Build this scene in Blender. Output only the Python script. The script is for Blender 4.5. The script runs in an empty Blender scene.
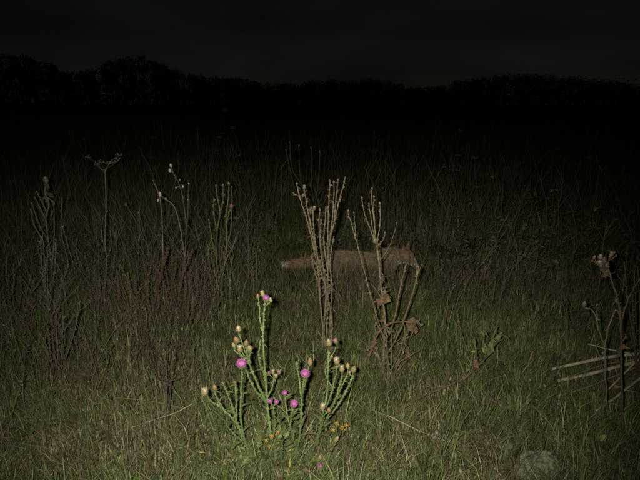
import bpy, bmesh, math, random
import numpy as np
from mathutils import Vector, Matrix, noise
R = math.radians
random.seed(7); rng = np.random.default_rng(7)
scene = bpy.context.scene

# ------------------------------------------------------------------ camera
CAM_H, FPX, PITCH = 1.36, 498.0, R(15.2)
cam_d = bpy.data.cameras.new('camera'); cam = bpy.data.objects.new('camera', cam_d)
scene.collection.objects.link(cam); scene.camera = cam
cam.location = (0, 0, CAM_H); cam.rotation_euler = (math.pi/2 - PITCH, 0, 0)
cam_d.sensor_width = 36; cam_d.lens = FPX/640*36; cam_d.clip_start = .02; cam_d.clip_end = 4000

# ------------------------------------------------------------------ night sky
w = bpy.data.worlds.new('World'); scene.world = w; w.use_nodes = True
nt = w.node_tree; nt.nodes.clear()
out = nt.nodes.new('ShaderNodeOutputWorld'); bg = nt.nodes.new('ShaderNodeBackground')
sky = nt.nodes.new('ShaderNodeTexSky'); sky.sky_type = 'NISHITA'; sky.sun_disc = False
sky.sun_elevation = R(12); sky.sun_rotation = R(180); sky.air_density = 1; sky.dust_density = .4; sky.ozone_density = 1
tc = nt.nodes.new('ShaderNodeTexCoord'); mp = nt.nodes.new('ShaderNodeMapping'); mp.inputs['Scale'].default_value = (2.5, 2.5, 8)
cl = nt.nodes.new('ShaderNodeTexNoise'); cl.inputs['Scale'].default_value = 1.6; cl.inputs['Detail'].default_value = 5
rp = nt.nodes.new('ShaderNodeValToRGB')
rp.color_ramp.elements[0].position = .35; rp.color_ramp.elements[0].color = (.62, .62, .64, 1)
rp.color_ramp.elements[1].position = .7; rp.color_ramp.elements[1].color = (1.2, 1.2, 1.2, 1)
hs = nt.nodes.new('ShaderNodeHueSaturation'); hs.inputs['Saturation'].default_value = .6     # overcast: grey rather than blue
mx = nt.nodes.new('ShaderNodeMix'); mx.data_type = 'RGBA'; mx.blend_type = 'MULTIPLY'; mx.inputs[0].default_value = 1
nt.links.new(tc.outputs['Generated'], mp.inputs['Vector']); nt.links.new(mp.outputs[0], cl.inputs['Vector'])
nt.links.new(cl.outputs['Fac'], rp.inputs[0]); nt.links.new(sky.outputs[0], hs.inputs['Color'])
nt.links.new(hs.outputs[0], mx.inputs[6]); nt.links.new(rp.outputs[0], mx.inputs[7])
nt.links.new(mx.outputs[2], bg.inputs['Color']); bg.inputs['Strength'].default_value = .00072
nt.links.new(bg.outputs[0], out.inputs['Surface'])

# ------------------------------------------------------------------ the flash that lit the picture (small lamp a hand's width left of the lens)
fl = bpy.data.lights.new('flash', 'SPOT'); fl.energy = 285; fl.color = (1, 1, .93); fl.shadow_soft_size = .012
fl.spot_size = R(85); fl.spot_blend = 1
flo = bpy.data.objects.new('flash', fl); scene.collection.objects.link(flo)
flo.location = (-.055, 0, CAM_H + .02); flo.rotation_euler = (math.pi/2 - PITCH - R(6), 0, R(2))

vs = scene.view_settings; vs.view_transform = 'Standard'; vs.look = 'None'; vs.gamma = 1; vs.exposure = 0; vs.use_curve_mapping = False
try:
    scene.cycles.max_bounces = 5; scene.cycles.diffuse_bounces = 2; scene.cycles.transparent_max_bounces = 4
except Exception: pass

# ------------------------------------------------------------------ helpers
CT, ST = math.cos(PITCH), math.sin(PITCH)
def at(px, py, Y):
    """the point seen at photo pixel (px, py) that lies Y metres out in the field"""
    u, v = (px-320)/FPX, (240-py)/FPX
    d = Vector((u, CT + v*ST, v*CT - ST))
    return Vector((0, 0, CAM_H)) + d*(Y/d.y)
def gz(x, y):
    r = math.hypot(x, y)
    a = min(1, r/3)
    return .035*a*noise.noise((x*.9, y*.9, 3.1)) + .015*noise.noise((x*3, y*3, 9.7)) + min(.5, r*.004)*noise.noise((x*.05, y*.05, 1.3))
def ground_at(px, py):
    lo, hi = .6, 60
    for _ in range(40):
        m = (lo+hi)/2; p = at(px, py, m)
        if p.z > gz(p.x, p.y): lo = m
        else: hi = m
    p = at(px, py, lo); return p

MATS = {}
def mat(name, rough=.7, attr=None, col=(.5, .5, .5), col2=None, scale=40, spec=.2, bump=0, detail=4, sheen=0):
    if name in MATS: return MATS[name]
    m = bpy.data.materials.new(name); m.use_nodes = True; t = m.node_tree; b = t.nodes['Principled BSDF']
    b.inputs['Roughness'].default_value = rough; b.inputs['Specular IOR Level'].default_value = spec
    if sheen: b.inputs['Sheen Weight'].default_value = sheen
    c = t.nodes.new('ShaderNodeTexCoord'); n = t.nodes.new('ShaderNodeTexNoise')
    n.inputs['Scale'].default_value = scale; n.inputs['Detail'].default_value = detail
    t.links.new(c.outputs['Object'], n.inputs['Vector'])
    if attr:
        a = t.nodes.new('ShaderNodeAttribute'); a.attribute_name = attr
        r = t.nodes.new('ShaderNodeMapRange'); r.inputs['From Min'].default_value = .3; r.inputs['From Max'].default_value = .7
        r.inputs['To Min'].default_value = .7; r.inputs['To Max'].default_value = 1.3
        x = t.nodes.new('ShaderNodeVectorMath'); x.operation = 'SCALE'
        t.links.new(n.outputs['Fac'], r.inputs['Value']); t.links.new(a.outputs['Color'], x.inputs[0])
        t.links.new(r.outputs[0], x.inputs['Scale']); t.links.new(x.outputs[0], b.inputs['Base Color'])
    else:
        col2 = col2 or tuple(v*.55 for v in col)
        q = t.nodes.new('ShaderNodeValToRGB')
        q.color_ramp.elements[0].position = .36; q.color_ramp.elements[0].color = (*col2, 1)
        q.color_ramp.elements[1].position = .64; q.color_ramp.elements[1].color = (*col, 1)
        t.links.new(n.outputs['Fac'], q.inputs[0]); t.links.new(q.outputs[0], b.inputs['Base Color'])
    if bump:
        p = t.nodes.new('ShaderNodeBump'); p.inputs['Strength'].default_value = bump; p.inputs['Distance'].default_value = .01
        t.links.new(n.outputs['Fac'], p.inputs['Height']); t.links.new(p.outputs[0], b.inputs['Normal'])
    MATS[name] = m; return m

M_ground = mat('ground_litter', .95, col=(.085, .068, .036), col2=(.03, .028, .014), scale=30, spec=.05, bump=.6, detail=8)
M_blade = mat('grass_blades', .6, attr='col', scale=14, spec=.25)
M_stalk = mat('dry_stalks', .8, attr='col', scale=40, spec=.1)
M_gstem = mat('thistle_green', .6, col=(.185, .222, .08), col2=(.095, .13, .044), scale=60)
M_gleaf = mat('thistle_leaf', .6, col=(.135, .15, .05), col2=(.065, .08, .026), scale=50)
M_pink = mat('pink_florets', .6, col=(.42, .125, .29), col2=(.29, .07, .20), scale=200)
M_pinkpale = mat('faded_pink_florets', .7, col=(.45, .22, .24), col2=(.30, .12, .16), scale=200)
M_cream = mat('cream_florets', .8, col=(.52, .47, .28), col2=(.36, .28, .15), scale=200)
M_creambract = mat('cream_bracts', .7, col=(.36, .27, .13), col2=(.18, .15, .06), scale=150)
M_gbract = mat('green_bracts', .6, col=(.20, .22, .08), col2=(.12, .12, .05), scale=150)
M_tanbract = mat('rusty_bracts', .7, col=(.29, .16, .085), col2=(.19, .14, .06), scale=150)
M_stick = mat('pale_stick', .8, col=(.46, .38, .24), col2=(.26, .21, .13), scale=50, spec=.1, bump=.4)
M_straw = mat('pale_dead_stem', .8, col=(.265, .21, .125), col2=(.115, .088, .052), scale=55, spec=.1)
M_tan = mat('tan_dead_stem', .8, col=(.235, .175, .10), col2=(.115, .085, .05), scale=70, spec=.1)
M_brown = mat('brown_dead_stem', .85, col=(.145, .105, .07), col2=(.07, .052, .036), scale=70, spec=.1)
M_red = mat('rust_seeds', .85, col=(.15, .09, .058), col2=(.075, .046, .032), scale=90, spec=.1)
M_dry = mat('withered_leaf', .85, col=(.24, .145, .075), col2=(.11, .07, .038), scale=60, spec=.1)
M_olive = mat('olive_stem', .75, col=(.19, .19, .07), col2=(.10, .10, .04), scale=60, spec=.1)
M_seed = mat('pale_seed_head', .85, col=(.50, .42, .31), col2=(.30, .23, .15), scale=150, spec=.1)
M_yellow = mat('yellow_petals', .7, col=(.40, .25, .05), col2=(.26, .15, .03), scale=120)
M_gray = mat('grey_stem', .85, col=(.23, .19, .14), col2=(.12, .095, .07), scale=60, spec=.1)
M_redleaf = mat('red_autumn_leaf', .6, col=(.32, .055, .035), col2=(.18, .06, .03), scale=40)
M_ylleaf = mat('yellowing_leaf', .6, col=(.34, .30, .08), col2=(.19, .19, .06), scale=40)
M_herb = mat('herb_leaf', .6, col=(.085, .13, .04), col2=(.045, .075, .025), scale=40)
M_stone = mat('stone', .9, col=(.23, .225, .14), col2=(.08, .085, .045), scale=60, spec=.1, bump=.9, detail=9)
M_fur = mat('fox_fur', .75, attr='col', scale=60, spec=.15)
M_eye = mat('fox_eye', .15, col=(.02, .012, .006), col2=(.015, .01, .005), spec=.6)
M_nose = mat('fox_nose', .4, col=(.012, .011, .01), col2=(.008, .008, .008), spec=.4)
M_wood = mat('woodland', .9, col=(.035, .042, .022), col2=(.018, .022, .012), scale=.4, spec=.05)

def link(o, parent=None):
    scene.collection.objects.link(o)
    if parent: o.parent = parent
    return o
def tag(o, label=None, cat=None, group=None, kind=None):
    if label: o['label'] = label
    if cat: o['category'] = cat
    if group: o['group'] = group
    if kind: o['kind'] = kind
    return o
def empty(name, loc, label, cat, group=None):
    o = bpy.data.objects.new(name, None); o.empty_display_size = .05; o.location = loc; link(o)
    return tag(o, label, cat, group)

class MB:
    """collects shapes in world coordinates; build() links ONE mesh object"""
    def __init__(s): s.v, s.f = [], []
    def tube(s, pts, rad, n=6, cap=True):
        b = len(s.v); k = len(pts); side = None
        for i, p in enumerate(pts):
            t = (pts[min(i+1, k-1)] - pts[max(i-1, 0)])
            t = t.normalized() if t.length > 1e-9 else Vector((0, 0, 1))
            if side is None:
                side = t.orthogonal().normalized()
            side = (side - t*side.dot(t)); side = side.normalized() if side.length > 1e-6 else t.orthogonal().normalized()
            o = t.cross(side)
            for j in range(n):
                a = 2*math.pi*j/n
                s.v.append(p + (side*math.cos(a) + o*math.sin(a))*rad[i])
        for i in range(k-1):
            for j in range(n):
                s.f.append((b+i*n+j, b+i*n+(j+1) % n, b+(i+1)*n+(j+1) % n, b+(i+1)*n+j))
        if cap:
            s.f.append(tuple(b+(k-1)*n+j for j in range(n))); s.f.append(tuple(b+j for j in reversed(range(n))))
    def spike(s, p, d, L, r):
        d = d.normalized(); a = d.orthogonal().normalized(); c = d.cross(a); b = len(s.v)
        for k in range(3):
            th = 2.094*k; s.v.append(p + (a*math.cos(th) + c*math.sin(th))*r)
        s.v.append(p + d*L); s.f += [(b, b+1, b+3), (b+1, b+2, b+3), (b+2, b, b+3)]
    def strip(s, p, d, L, wdt, curl=0, up=Vector((0, 0, 1)), n=3):
        """thin tapering ribbon bending towards up by curl"""
        d = d.normalized(); a = d.cross(up); a = a.normalized() if a.length > 1e-5 else d.orthogonal().normalized()
        b = len(s.v)
        for i in range(n+1):
            t = i/n; q = p + d*(L*t) + up*(curl*L*t*t); ww = wdt*(1-.75*t)
            s.v += [q - a*ww, q + a*ww]
        for i in range(n): s.f.append((b+2*i, b+2*i+1, b+2*i+3, b+2*i+2))
    def leaf(s, p, d, L, wdt, up=Vector((0, 0, 1)), curl=-.4, lobes=5, spiny=.5, fold=.25, twist=0):
        """lobed leaf blade with midrib fold; thickness comes from the fold and curl"""
        d = d.normalized(); a = d.cross(up); a = a.normalized() if a.length > 1e-5 else d.orthogonal().normalized()
        nn = a.cross(d).normalized(); n = lobes*2; b = len(s.v)
        if fold >= .8: spiny *= .45; wdt *= .8
        for i in range(n+1):
            t = i/n
            ww = wdt*math.sin(math.pi*min(1, (t*.93+.07)))**.7*(1 + (spiny if i % 2 else -spiny*.6))
            if i == n: ww = wdt*.03
            q = p + d*(L*t*(1-.25*abs(curl)*t)) + nn*(curl*L*t*t)
            aa = a*math.cos(twist*t) + nn*math.sin(twist*t); bb = nn*math.cos(twist*t) - a*math.sin(twist*t)
            cr = L*.09 if fold >= .8 else L*.012
            J = lambda: Vector((random.gauss(0, cr), random.gauss(0, cr), random.gauss(0, cr)))
            s.v += [q - aa*ww + bb*fold*ww + J(), q + (J() if i else Vector())*.5, q + aa*ww + bb*fold*ww + J()]
        for i in range(n):
            k = b+3*i; s.f += [(k, k+1, k+4, k+3), (k+1, k+2, k+5, k+4)]
    def egg(s, c, ax, r, L, n=9, m=6, wob=0):
        ax = ax.normalized(); a = ax.orthogonal().normalized(); o = ax.cross(a); b = len(s.v)
        for i in range(m+1):
            t = i/m; rr = r*math.sin(math.pi*(.06+.88*t))**.75
            for j in range(n):
                th = 2*math.pi*j/n; k = 1+wob*(random.random()-.5)
                s.v.append(c + ax*(L*(t-.35)) + (a*math.cos(th)+o*math.sin(th))*rr*k)
        for i in range(m):
            for j in range(n): s.f.append((b+i*n+j, b+i*n+(j+1) % n, b+(i+1)*n+(j+1) % n, b+(i+1)*n+j))
        s.f += [tuple(b+m*n+j for j in range(n)), tuple(b+j for j in reversed(range(n)))]
    def mesh(s, name, m, base, smooth=True):
        me = bpy.data.meshes.new(name)
        me.from_pydata([tuple(p-base) for p in s.v], [], s.f); me.materials.append(m); me.update()
        if smooth: me.polygons.foreach_set('use_smooth', [True]*len(me.polygons))
        return me
    def build(s, name, m, parent=None, base=None, smooth=True, origin=None):
        """origin: world position of the parent chain's origin (parts keep an identity offset)"""
        base = base if base is not None else Vector()
        o = bpy.data.objects.new(name, s.mesh(name, m, base, smooth))
        return link(o, parent)

def crom(P, n):
    """Catmull-Rom through P (list of Vector), n samples per span"""
    out = []
    for i in range(len(P)-1):
        a, b, c, d = P[max(i-1, 0)], P[i], P[i+1], P[min(i+2, len(P)-1)]
        for k in range(n):
            t = k/n
            out.append(.5*((2*b) + (c-a)*t + (2*a-5*b+4*c-d)*t*t + (3*b-a-3*c+d)*t**3))
    out.append(P[-1].copy()); return out

class Plant:
    """stems are traced as (px, py) pairs and spread in depth round the plant's own distance Y"""
    def __init__(s, name, label, cat, px, py, group=None, Y=None):
        p = ground_at(px, py) if Y is None else at(px, py, Y)
        p.z = gz(p.x, p.y); s.base = p; s.Y = p.y; s.root = empty(name, p, label, cat, group); s.curves = []
    def curve(s, pts, parent=None, drift=None, n=5, jit=.0006, yoff=0):
        if drift is None: drift = random.uniform(-.10, .10)
        if parent is not None:
            p0 = at(*pts[0], s.Y); best = min(parent, key=lambda q: (q.x-p0.x)**2 + (q.z-p0.z)**2)
            Y0 = best.y
        else: best = None; Y0 = s.Y + yoff
        P = []
        for i, (x, y) in enumerate(pts):
            t = i/max(1, len(pts)-1)
            P.append(at(x, y, Y0 + drift*t))
        if best is not None: P[0] = best.copy()
        C = crom(P, n)
        for q in C[1:]: q += Vector((random.gauss(0, jit), random.gauss(0, jit), random.gauss(0, jit)))
        return C
    def ground_foot(s, C):
        z = gz(C[0].x, C[0].y) - .012
        if C[0].z > z: C.insert(0, Vector((C[0].x, C[0].y, z)))
        return C
    def stem(s, pts, m, r0=.004, r1=.002, parent=None, drift=None, wings=0, spines=0, bits=0, name='stem', foot=False, jit=.0006, n=5, yoff=0, bitsize=.014):
        C = s.curve(pts, parent, drift, n, jit, yoff)
        if foot: s.ground_foot(C)
        mb = MB(); k = len(C); rad = [r0 + (r1-r0)*i/(k-1) for i in range(k)]
        mb.tube(C, rad, 7)
        for i in range(k-1):
            p, q = C[i], C[i+1]; t = (q-p); L = t.length
            if L < 1e-6: continue
            t.normalize(); a = t.orthogonal().normalized(); b = t.cross(a)
            if wings:
                # interrupted spiny wings along the stem
                for h in range(4):
                    th = h*1.571 + .35*math.sin(i*.4) + .3; e = a*math.cos(th) + b*math.sin(th)
                    ns = max(1, int(L/.011))
                    for u in range(ns):
                        p0 = p + t*(L*u/ns); p1 = p + t*(L*(u+1)/ns); ww = wings*random.choice((.25, .6, .9, 1.2, 1.9))*random.uniform(.7, 1.2)
                        bi = len(mb.v); tip = (p0+p1)*.5 + e*(rad[i]+ww) + t*.003 + t.cross(e)*random.uniform(-.003, .003)
                        th_ = t.cross(e)*.0006
                        mb.v += [p0+e*rad[i]*.5-th_, p0+e*rad[i]*.5+th_, p1+e*rad[i]*.5+th_, p1+e*rad[i]*.5-th_, tip]
                        mb.f += [(bi, bi+1, bi+4), (bi+1, bi+2, bi+4), (bi+2, bi+3, bi+4), (bi+3, bi, bi+4)]
            for _ in range(int(spines) + (random.random() < spines % 1)):
                th = random.uniform(0, 6.283); e = a*math.cos(th)+b*math.sin(th)
                mb.spike(p.lerp(q, random.random()), e + t*random.uniform(0, .8), random.uniform(.006, .014), .0011)
            for _ in range(int(bits) + (random.random() < bits % 1)):
                # shrivelled scraps of leaf left on a dead stem
                th = random.uniform(0, 6.283); e = a*math.cos(th)+b*math.sin(th)
                mb.leaf(p.lerp(q, random.random()), e*.8 + t*random.uniform(-.5, 1), bitsize*random.uniform(.5, 1.5), bitsize*.28, up=t, curl=random.uniform(-1.2, 1.2), lobes=2, spiny=.5, fold=.7)
        mb.build(name, m, s.root, s.base); s.curves.append(C); return C
    def head(s, px, py, kind, r=.012, axis=None, parent=None, Y=None):
        """flower or seed head: bracted cup with a tuft"""
        if parent is not None:
            p = parent[-1].copy() if px is None else at(px, py, parent[-1].y)
        else: p = at(px, py, Y if Y else s.Y)
        ax = (axis or Vector((random.uniform(-.3, .3), random.uniform(-.6, .0), 1))).normalized()
        mb = MB(); L = r*2.0
        bm_, fm, nm = {'pink': (M_gbract, M_pink, 'flower_head'), 'fade': (M_gbract, M_pinkpale, 'flower_head'), 'cream': (M_creambract, M_cream, 'flower_head'),
                       'rust': (M_tanbract, None, 'bud'), 'bud': (M_creambract, None, 'bud'), 'dry': (M_straw, None, 'seed_head'), 'drytan': (M_tan, None, 'seed_head'),
                       'pale': (M_seed, None, 'seed_head'), 'dryfluff': (M_straw, M_seed, 'seed_head'), 'olive': (M_olive, None, 'bud')}[kind]
        rr = r*(.82 if fm else .9); a = ax.orthogonal().normalized(); b = ax.cross(a)
        nb = 46 if r > .009 else 22
        if kind in ('dry', 'drytan'): r *= random.uniform(.55, .95); rr = r*.7; L = r*random.uniform(1.6, 2.8)
        elif fm is None or kind == 'cream': r *= random.uniform(.8, 1.1); rr = r*.8; L = r*random.uniform(1.9, 2.7)
        mb.egg(p, ax, rr, L*(.95 if fm else 1.25), 9, 5, .1)
        for i in range(nb):
            t = (i+.5)/nb; th = i*2.39996; e = a*math.cos(th)+b*math.sin(th)
            q = p + ax*(L*(t*.8-.3)) + e*rr*math.sin(math.pi*(.12+.8*t))**.75*.92
            mb.spike(q, e*(1.0-.55*t) + ax*(.45+.6*t), r*random.uniform(.45, .75), r*.11)
        o = mb.build(nm, bm_, s.root, s.base, smooth=False)
        if parent is not None and px is not None:
            q = min(parent, key=lambda v: (v - p).length)
            if (q - p).length > .004:                 # short stalk carrying the head
                sb = MB(); sb.tube([q, q.lerp(p, .5) + Vector((0, 0, -.001)), p], [.0019, .0017, .0016], 6); sb.build('stalk', M_gstem if s is T else bm_, s.root, s.base)
        if fm:
            fb = MB(); c = p + ax*(L*.38); big = kind == 'pink'
            fb.egg(c + ax*r*.25, ax, r*(.8 if big else .5), r*1.15, 9, 5, .25)
            for i in range(320 if big else 110):
                t = math.sqrt(random.random()); th = random.uniform(0, 6.283); e = a*math.cos(th)+b*math.sin(th)
                d = (ax*(1.15-t*.85) + e*t*(1.05 if big else .5)).normalized()
                fb.strip(c + e*r*.45*t, d, r*random.uniform(.8, 1.05)*(1.0 if big else .95), r*.05, curl=random.uniform(-.15, .25), up=ax if d.cross(ax).length > .1 else a, n=2)
            fb.build('florets' if kind != 'dryfluff' else 'down', fm, o, s.base, smooth=False)
        return o
    def leaf(s, px, py, ang, L, wdt, m, Y=None, name='leaf', curl=-.4, lobes=5, spiny=.5, toward=0, fold=.3, parent=None, twist=0):
        p = at(px, py, Y if Y else (parent[-1].y if parent else s.Y))
        if parent is not None: p = min(parent, key=lambda q: (q-p).length).copy()
        d = Vector((math.cos(R(ang)), -toward, math.sin(R(ang))))
        mb = MB(); mb.leaf(p, d, L, wdt, up=Vector((0, -.7, .7)), curl=curl, lobes=lobes, spiny=spiny, fold=fold, twist=twist)
        return mb.build(name, m, s.root, s.base, smooth=False)

# ------------------------------------------------------------------ ground sheet
N = 190; k = 7.2
ax_ = np.sinh(np.linspace(-k, k, N))/math.sinh(k)*900
verts = [(x, y+2.6, gz(x, y+2.6)) for y in ax_ for x in ax_]
faces = [(j*N+i, j*N+i+1, (j+1)*N+i+1, (j+1)*N+i) for j in range(N-1) for i in range(N-1)]
me = bpy.data.meshes.new('ground'); me.from_pydata(verts, [], faces); me.materials.append(M_ground)
me.polygons.foreach_set('use_smooth', [True]*len(me.polygons))
tag(link(bpy.data.objects.new('ground', me)), kind='structure')

# ------------------------------------------------------------------ woodland on the skyline (reads as one black mass)
def woodland():
    prof = [(-120, 58), (-40, 46), (0, 50), (22, 53), (50, 60), (62, 71), (80, 70), (95, 64), (112, 57), (140, 53), (158, 58), (167, 68), (200, 74), (240, 74), (268, 82), (300, 82),
            (330, 78), (360, 80), (376, 77), (400, 82), (428, 88), (444, 82), (470, 78), (486, 74), (512, 72), (540, 71), (560, 76), (582, 74), (600, 78), (622, 81), (640, 84), (760, 76)]
    xs, ys = zip(*prof); tri = []; mb = MB(); V = []
    r2 = random.Random(5)
    for px in range(-110, 750, 5):
        Y = r2.uniform(135, 175); px_ = px + r2.uniform(-4, 4)
        top = at(px_, np.interp(px_, xs, ys) + r2.uniform(0, 4), Y); H = top.z; x = top.x
        if H < 1: continue
        gb = gz(x, Y); cr = r2.uniform(3.0, 5.2)
        mb.tube([Vector((x, Y, gb-.3)), Vector((x+r2.uniform(-.3, .3), Y, gb+H*.4)), Vector((x+r2.uniform(-.6, .6), Y, H*.85))], [.28, .2, .05], 5)
        for q in range(5):
            a = r2.uniform(0, 6.28); z0 = H*r2.uniform(.3, .6)
            mb.tube([Vector((x, Y, z0)), Vector((x+math.cos(a)*cr*.7, Y+math.sin(a)*cr*.7, z0+H*.22))], [.1, .03], 4)
        lobes = [(Vector((x+r2.gauss(0, cr*.42), Y+r2.gauss(0, cr*.4), H*r2.uniform(.2, .86))), r2.uniform(.9, 2.0)) for _ in range(11)] + [(Vector((x, Y, H-1.1)), 1.1)]
        for c, rr in lobes:
            for _ in range(64):
                d = Vector((r2.gauss(0, 1), r2.gauss(0, 1), r2.gauss(0, .8))).normalized()*rr*min(1.5, .6+abs(r2.gauss(.25, .28))); p = c + d
                if p.z < gb+.2: continue
                e = Vector((r2.gauss(0, 1), r2.gauss(0, 1), r2.gauss(0, 1))).normalized(); g = e.orthogonal().normalized(); L = r2.uniform(.13, .34)
                b = len(mb.v); mb.v += [p-e*L, p+g*L*.6, p+e*L, p-g*L*.6]; mb.f.append((b, b+1, b+2, b+3))
        # hedge undergrowth along the edge of the wood
        for _ in range(60):
            p = Vector((x+r2.uniform(-5, 5), Y-6+r2.uniform(-2, 2), gb+abs(r2.gauss(0, 1.6)))); e = Vector((r2.gauss(0, 1), r2.gauss(0, 1), r2.gauss(0, 1))).normalized(); g = e.orthogonal().normalized(); L = r2.uniform(.3, .6)
            b = len(mb.v); mb.v += [p-e*L, p+g*L*.6, p+e*L, p-g*L*.6]; mb.f.append((b, b+1, b+2, b+3))
    o = mb.build('far_woodland', M_wood, smooth=False)
    tag(o, 'black mass of distant trees along the skyline under the night sky', 'woodland', kind='stuff')
woodland()

# ------------------------------------------------------------------ grass: uncountable, one object per sort
def mesh_np(name, m, V, F3, col):
    me = bpy.data.meshes.new(name); nv, nf = len(V), len(F3)
    me.vertices.add(nv); me.vertices.foreach_set('co', V.astype(np.float32).ravel())
    me.loops.add(nf*3); me.loops.foreach_set('vertex_index', F3.astype(np.int32).ravel())
    me.polygons.add(nf); me.polygons.foreach_set('loop_start', np.arange(0, nf*3, 3, dtype=np.int32)); me.polygons.foreach_set('loop_total', np.full(nf, 3, dtype=np.int32))
    a = me.attributes.new('col', 'FLOAT_COLOR', 'POINT'); a.data.foreach_set('color', np.concatenate([col, np.ones((nv, 1))], 1).astype(np.float32).ravel())
    me.materials.append(m); me.update(); me.validate()
    return link(bpy.data.objects.new(name, me))
def gz_np(x, y):
    return np.array([gz(float(a), float(b)) for a, b in zip(x, y)])
def blades(base, h, az, bend, wd, col, segs, curlz=.45, tipdark=None):
    """base (n,3); h length; az lean direction; bend 0..1.6; arcs so that strongly bent blades droop"""
    n = len(base); S = segs
    face = az + np.pi/2 + rng.normal(0, .5, n); sx, sy = np.cos(face), np.sin(face)
    V = np.zeros((n, 2*S+1, 3)); C = np.zeros((n, 2*S+1, 3))
    pos = base.copy(); ang = np.full(n, 0.0) + bend*.25
    for i in range(S+1):
        t = i/S; ww = wd*(1-.8*t**1.6)
        shade = 1.0
        if i < S:
            V[:, 2*i] = pos; V[:, 2*i+1] = pos
            V[:, 2*i, 0] -= sx*ww*.5; V[:, 2*i, 1] -= sy*ww*.5; V[:, 2*i+1, 0] += sx*ww*.5; V[:, 2*i+1, 1] += sy*ww*.5
            C[:, 2*i] = col*shade; C[:, 2*i+1] = col*shade
        else:
            V[:, 2*S] = pos; C[:, 2*S] = col
        step = h/S
        pos = pos + np.stack([np.cos(az)*np.sin(ang)*step, np.sin(az)*np.sin(ang)*step, np.cos(ang)*step], 1)
        ang = ang + bend*1.5/S
    F = []
    for i in range(S-1):
        F += [(2*i, 2*i+1, 2*i+3), (2*i, 2*i+3, 2*i+2)]
    F.append((2*S-2, 2*S-1, 2*S))
    F = np.array(F)[None] + (np.arange(n)*(2*S+1))[:, None, None]
    return V.reshape(-1, 3), F.reshape(-1, 3), C.reshape(-1, 3)
PAL = np.array([(.092, .138, .026), (.115, .16, .036), (.155, .185, .052), (.065, .103, .022),         # greens
                (.27, .235, .115), (.20, .165, .08), (.33, .285, .15), (.14, .112, .058),               # straw
                (.10, .074, .044), (.125, .085, .052), (.065, .05, .031)])                              # dead brown
def drynoise(x, y, s=1.3, o=0.0):
    return np.array([noise.noise((float(a)*s, float(b)*s, 5.5+o)) for a, b in zip(x, y)])
def left_w(x, y):
    """1 in the dead thicket on the left, 0 on the short turf"""
    u = x/np.maximum(y, .5)                     # bearing
    a = np.clip((-.20 - u)/.13, 0, 1)
    near = np.clip((y-1.85)/.5, 0, 1)
    return a*near
def grass(nclump, per, y0, y1, segs, hs, ypow, wmul, name, label, group=None, spread=.045):
    u = rng.random(nclump); Y = y0*(y1/y0)**(u**ypow)
    X = rng.uniform(-1, 1, nclump)*(Y*.74+.35)
    lw = left_w(X, Y); dn = drynoise(X, Y, 1.1) + .5*drynoise(X, Y, 3.1, 4)
    gn = drynoise(X, Y, 1.7, 20)
    hmul = (1 + 1.0*lw + .6*np.clip(gn, -.6, 1))*rng.uniform(.6, 1.4, nclump)
    caz = rng.uniform(0, 2*np.pi, nclump); cb = np.clip(rng.uniform(.3, 1.4, nclump) - .35*lw + .9*drynoise(X, Y, 2.3, 60), .1, 1.6)
    green = np.clip(.90 - .22*lw + 1.5*dn + .10*np.clip((3.4-Y), -1, .6) + .22*np.clip(2.7-Y, 0, 1) + rng.normal(0, .16, nclump), .06, .92)
    idx = np.repeat(np.arange(nclump), per); n = len(idx)
    sp = spread*rng.uniform(.4, 1.6, nclump)[idx]
    bx = X[idx]+rng.normal(0, 1, n)*sp; by = Y[idx]+rng.normal(0, 1, n)*sp
    gzc = gz_np(X, Y)[idx]
    base = np.stack([bx, by, gzc-.008], 1)
    h = hs*hmul[idx]*rng.uniform(.45, 1.35, n)
    az = caz[idx]+rng.normal(0, 1.0, n); bend = np.clip(cb[idx]+rng.normal(0, .35, n), 0, 1.7)
    isg = rng.random(n) < green[idx]
    pick = np.where(isg, rng.integers(0, 4, n), np.where(rng.random(n) < .28+.35*lw[idx], rng.integers(8, 11, n), rng.integers(4, 8, n)))
    col = PAL[pick]*rng.uniform(.6, 1.3, n)[:, None]*rng.uniform(.75, 1.2, nclump)[idx][:, None]
    wd = wmul*np.clip(rng.lognormal(0, .45, n), .45, 2.4)
    V, F, C = blades(base, h, az, bend, wd, col, segs)
    tag(mesh_np(name, M_blade, V, F, C), label, 'grass', kind='stuff')
grass(11500, 15, 1.15, 5.2, 4, .082, .95, .0031, 'meadow_grass', 'tangled green and straw coloured grass in the foreground lit by the flash')
grass(7000, 14, 5.0, 16, 3, .17, 1.0, .006, 'rough_grass', 'dim rough grass of the field fading into darkness behind the fox', spread=.09)
grass(4500, 8, 15, 70, 2, .40, 1.0, .014, 'distant_grass', 'black grass of the far field below the woodland', spread=.25)

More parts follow.
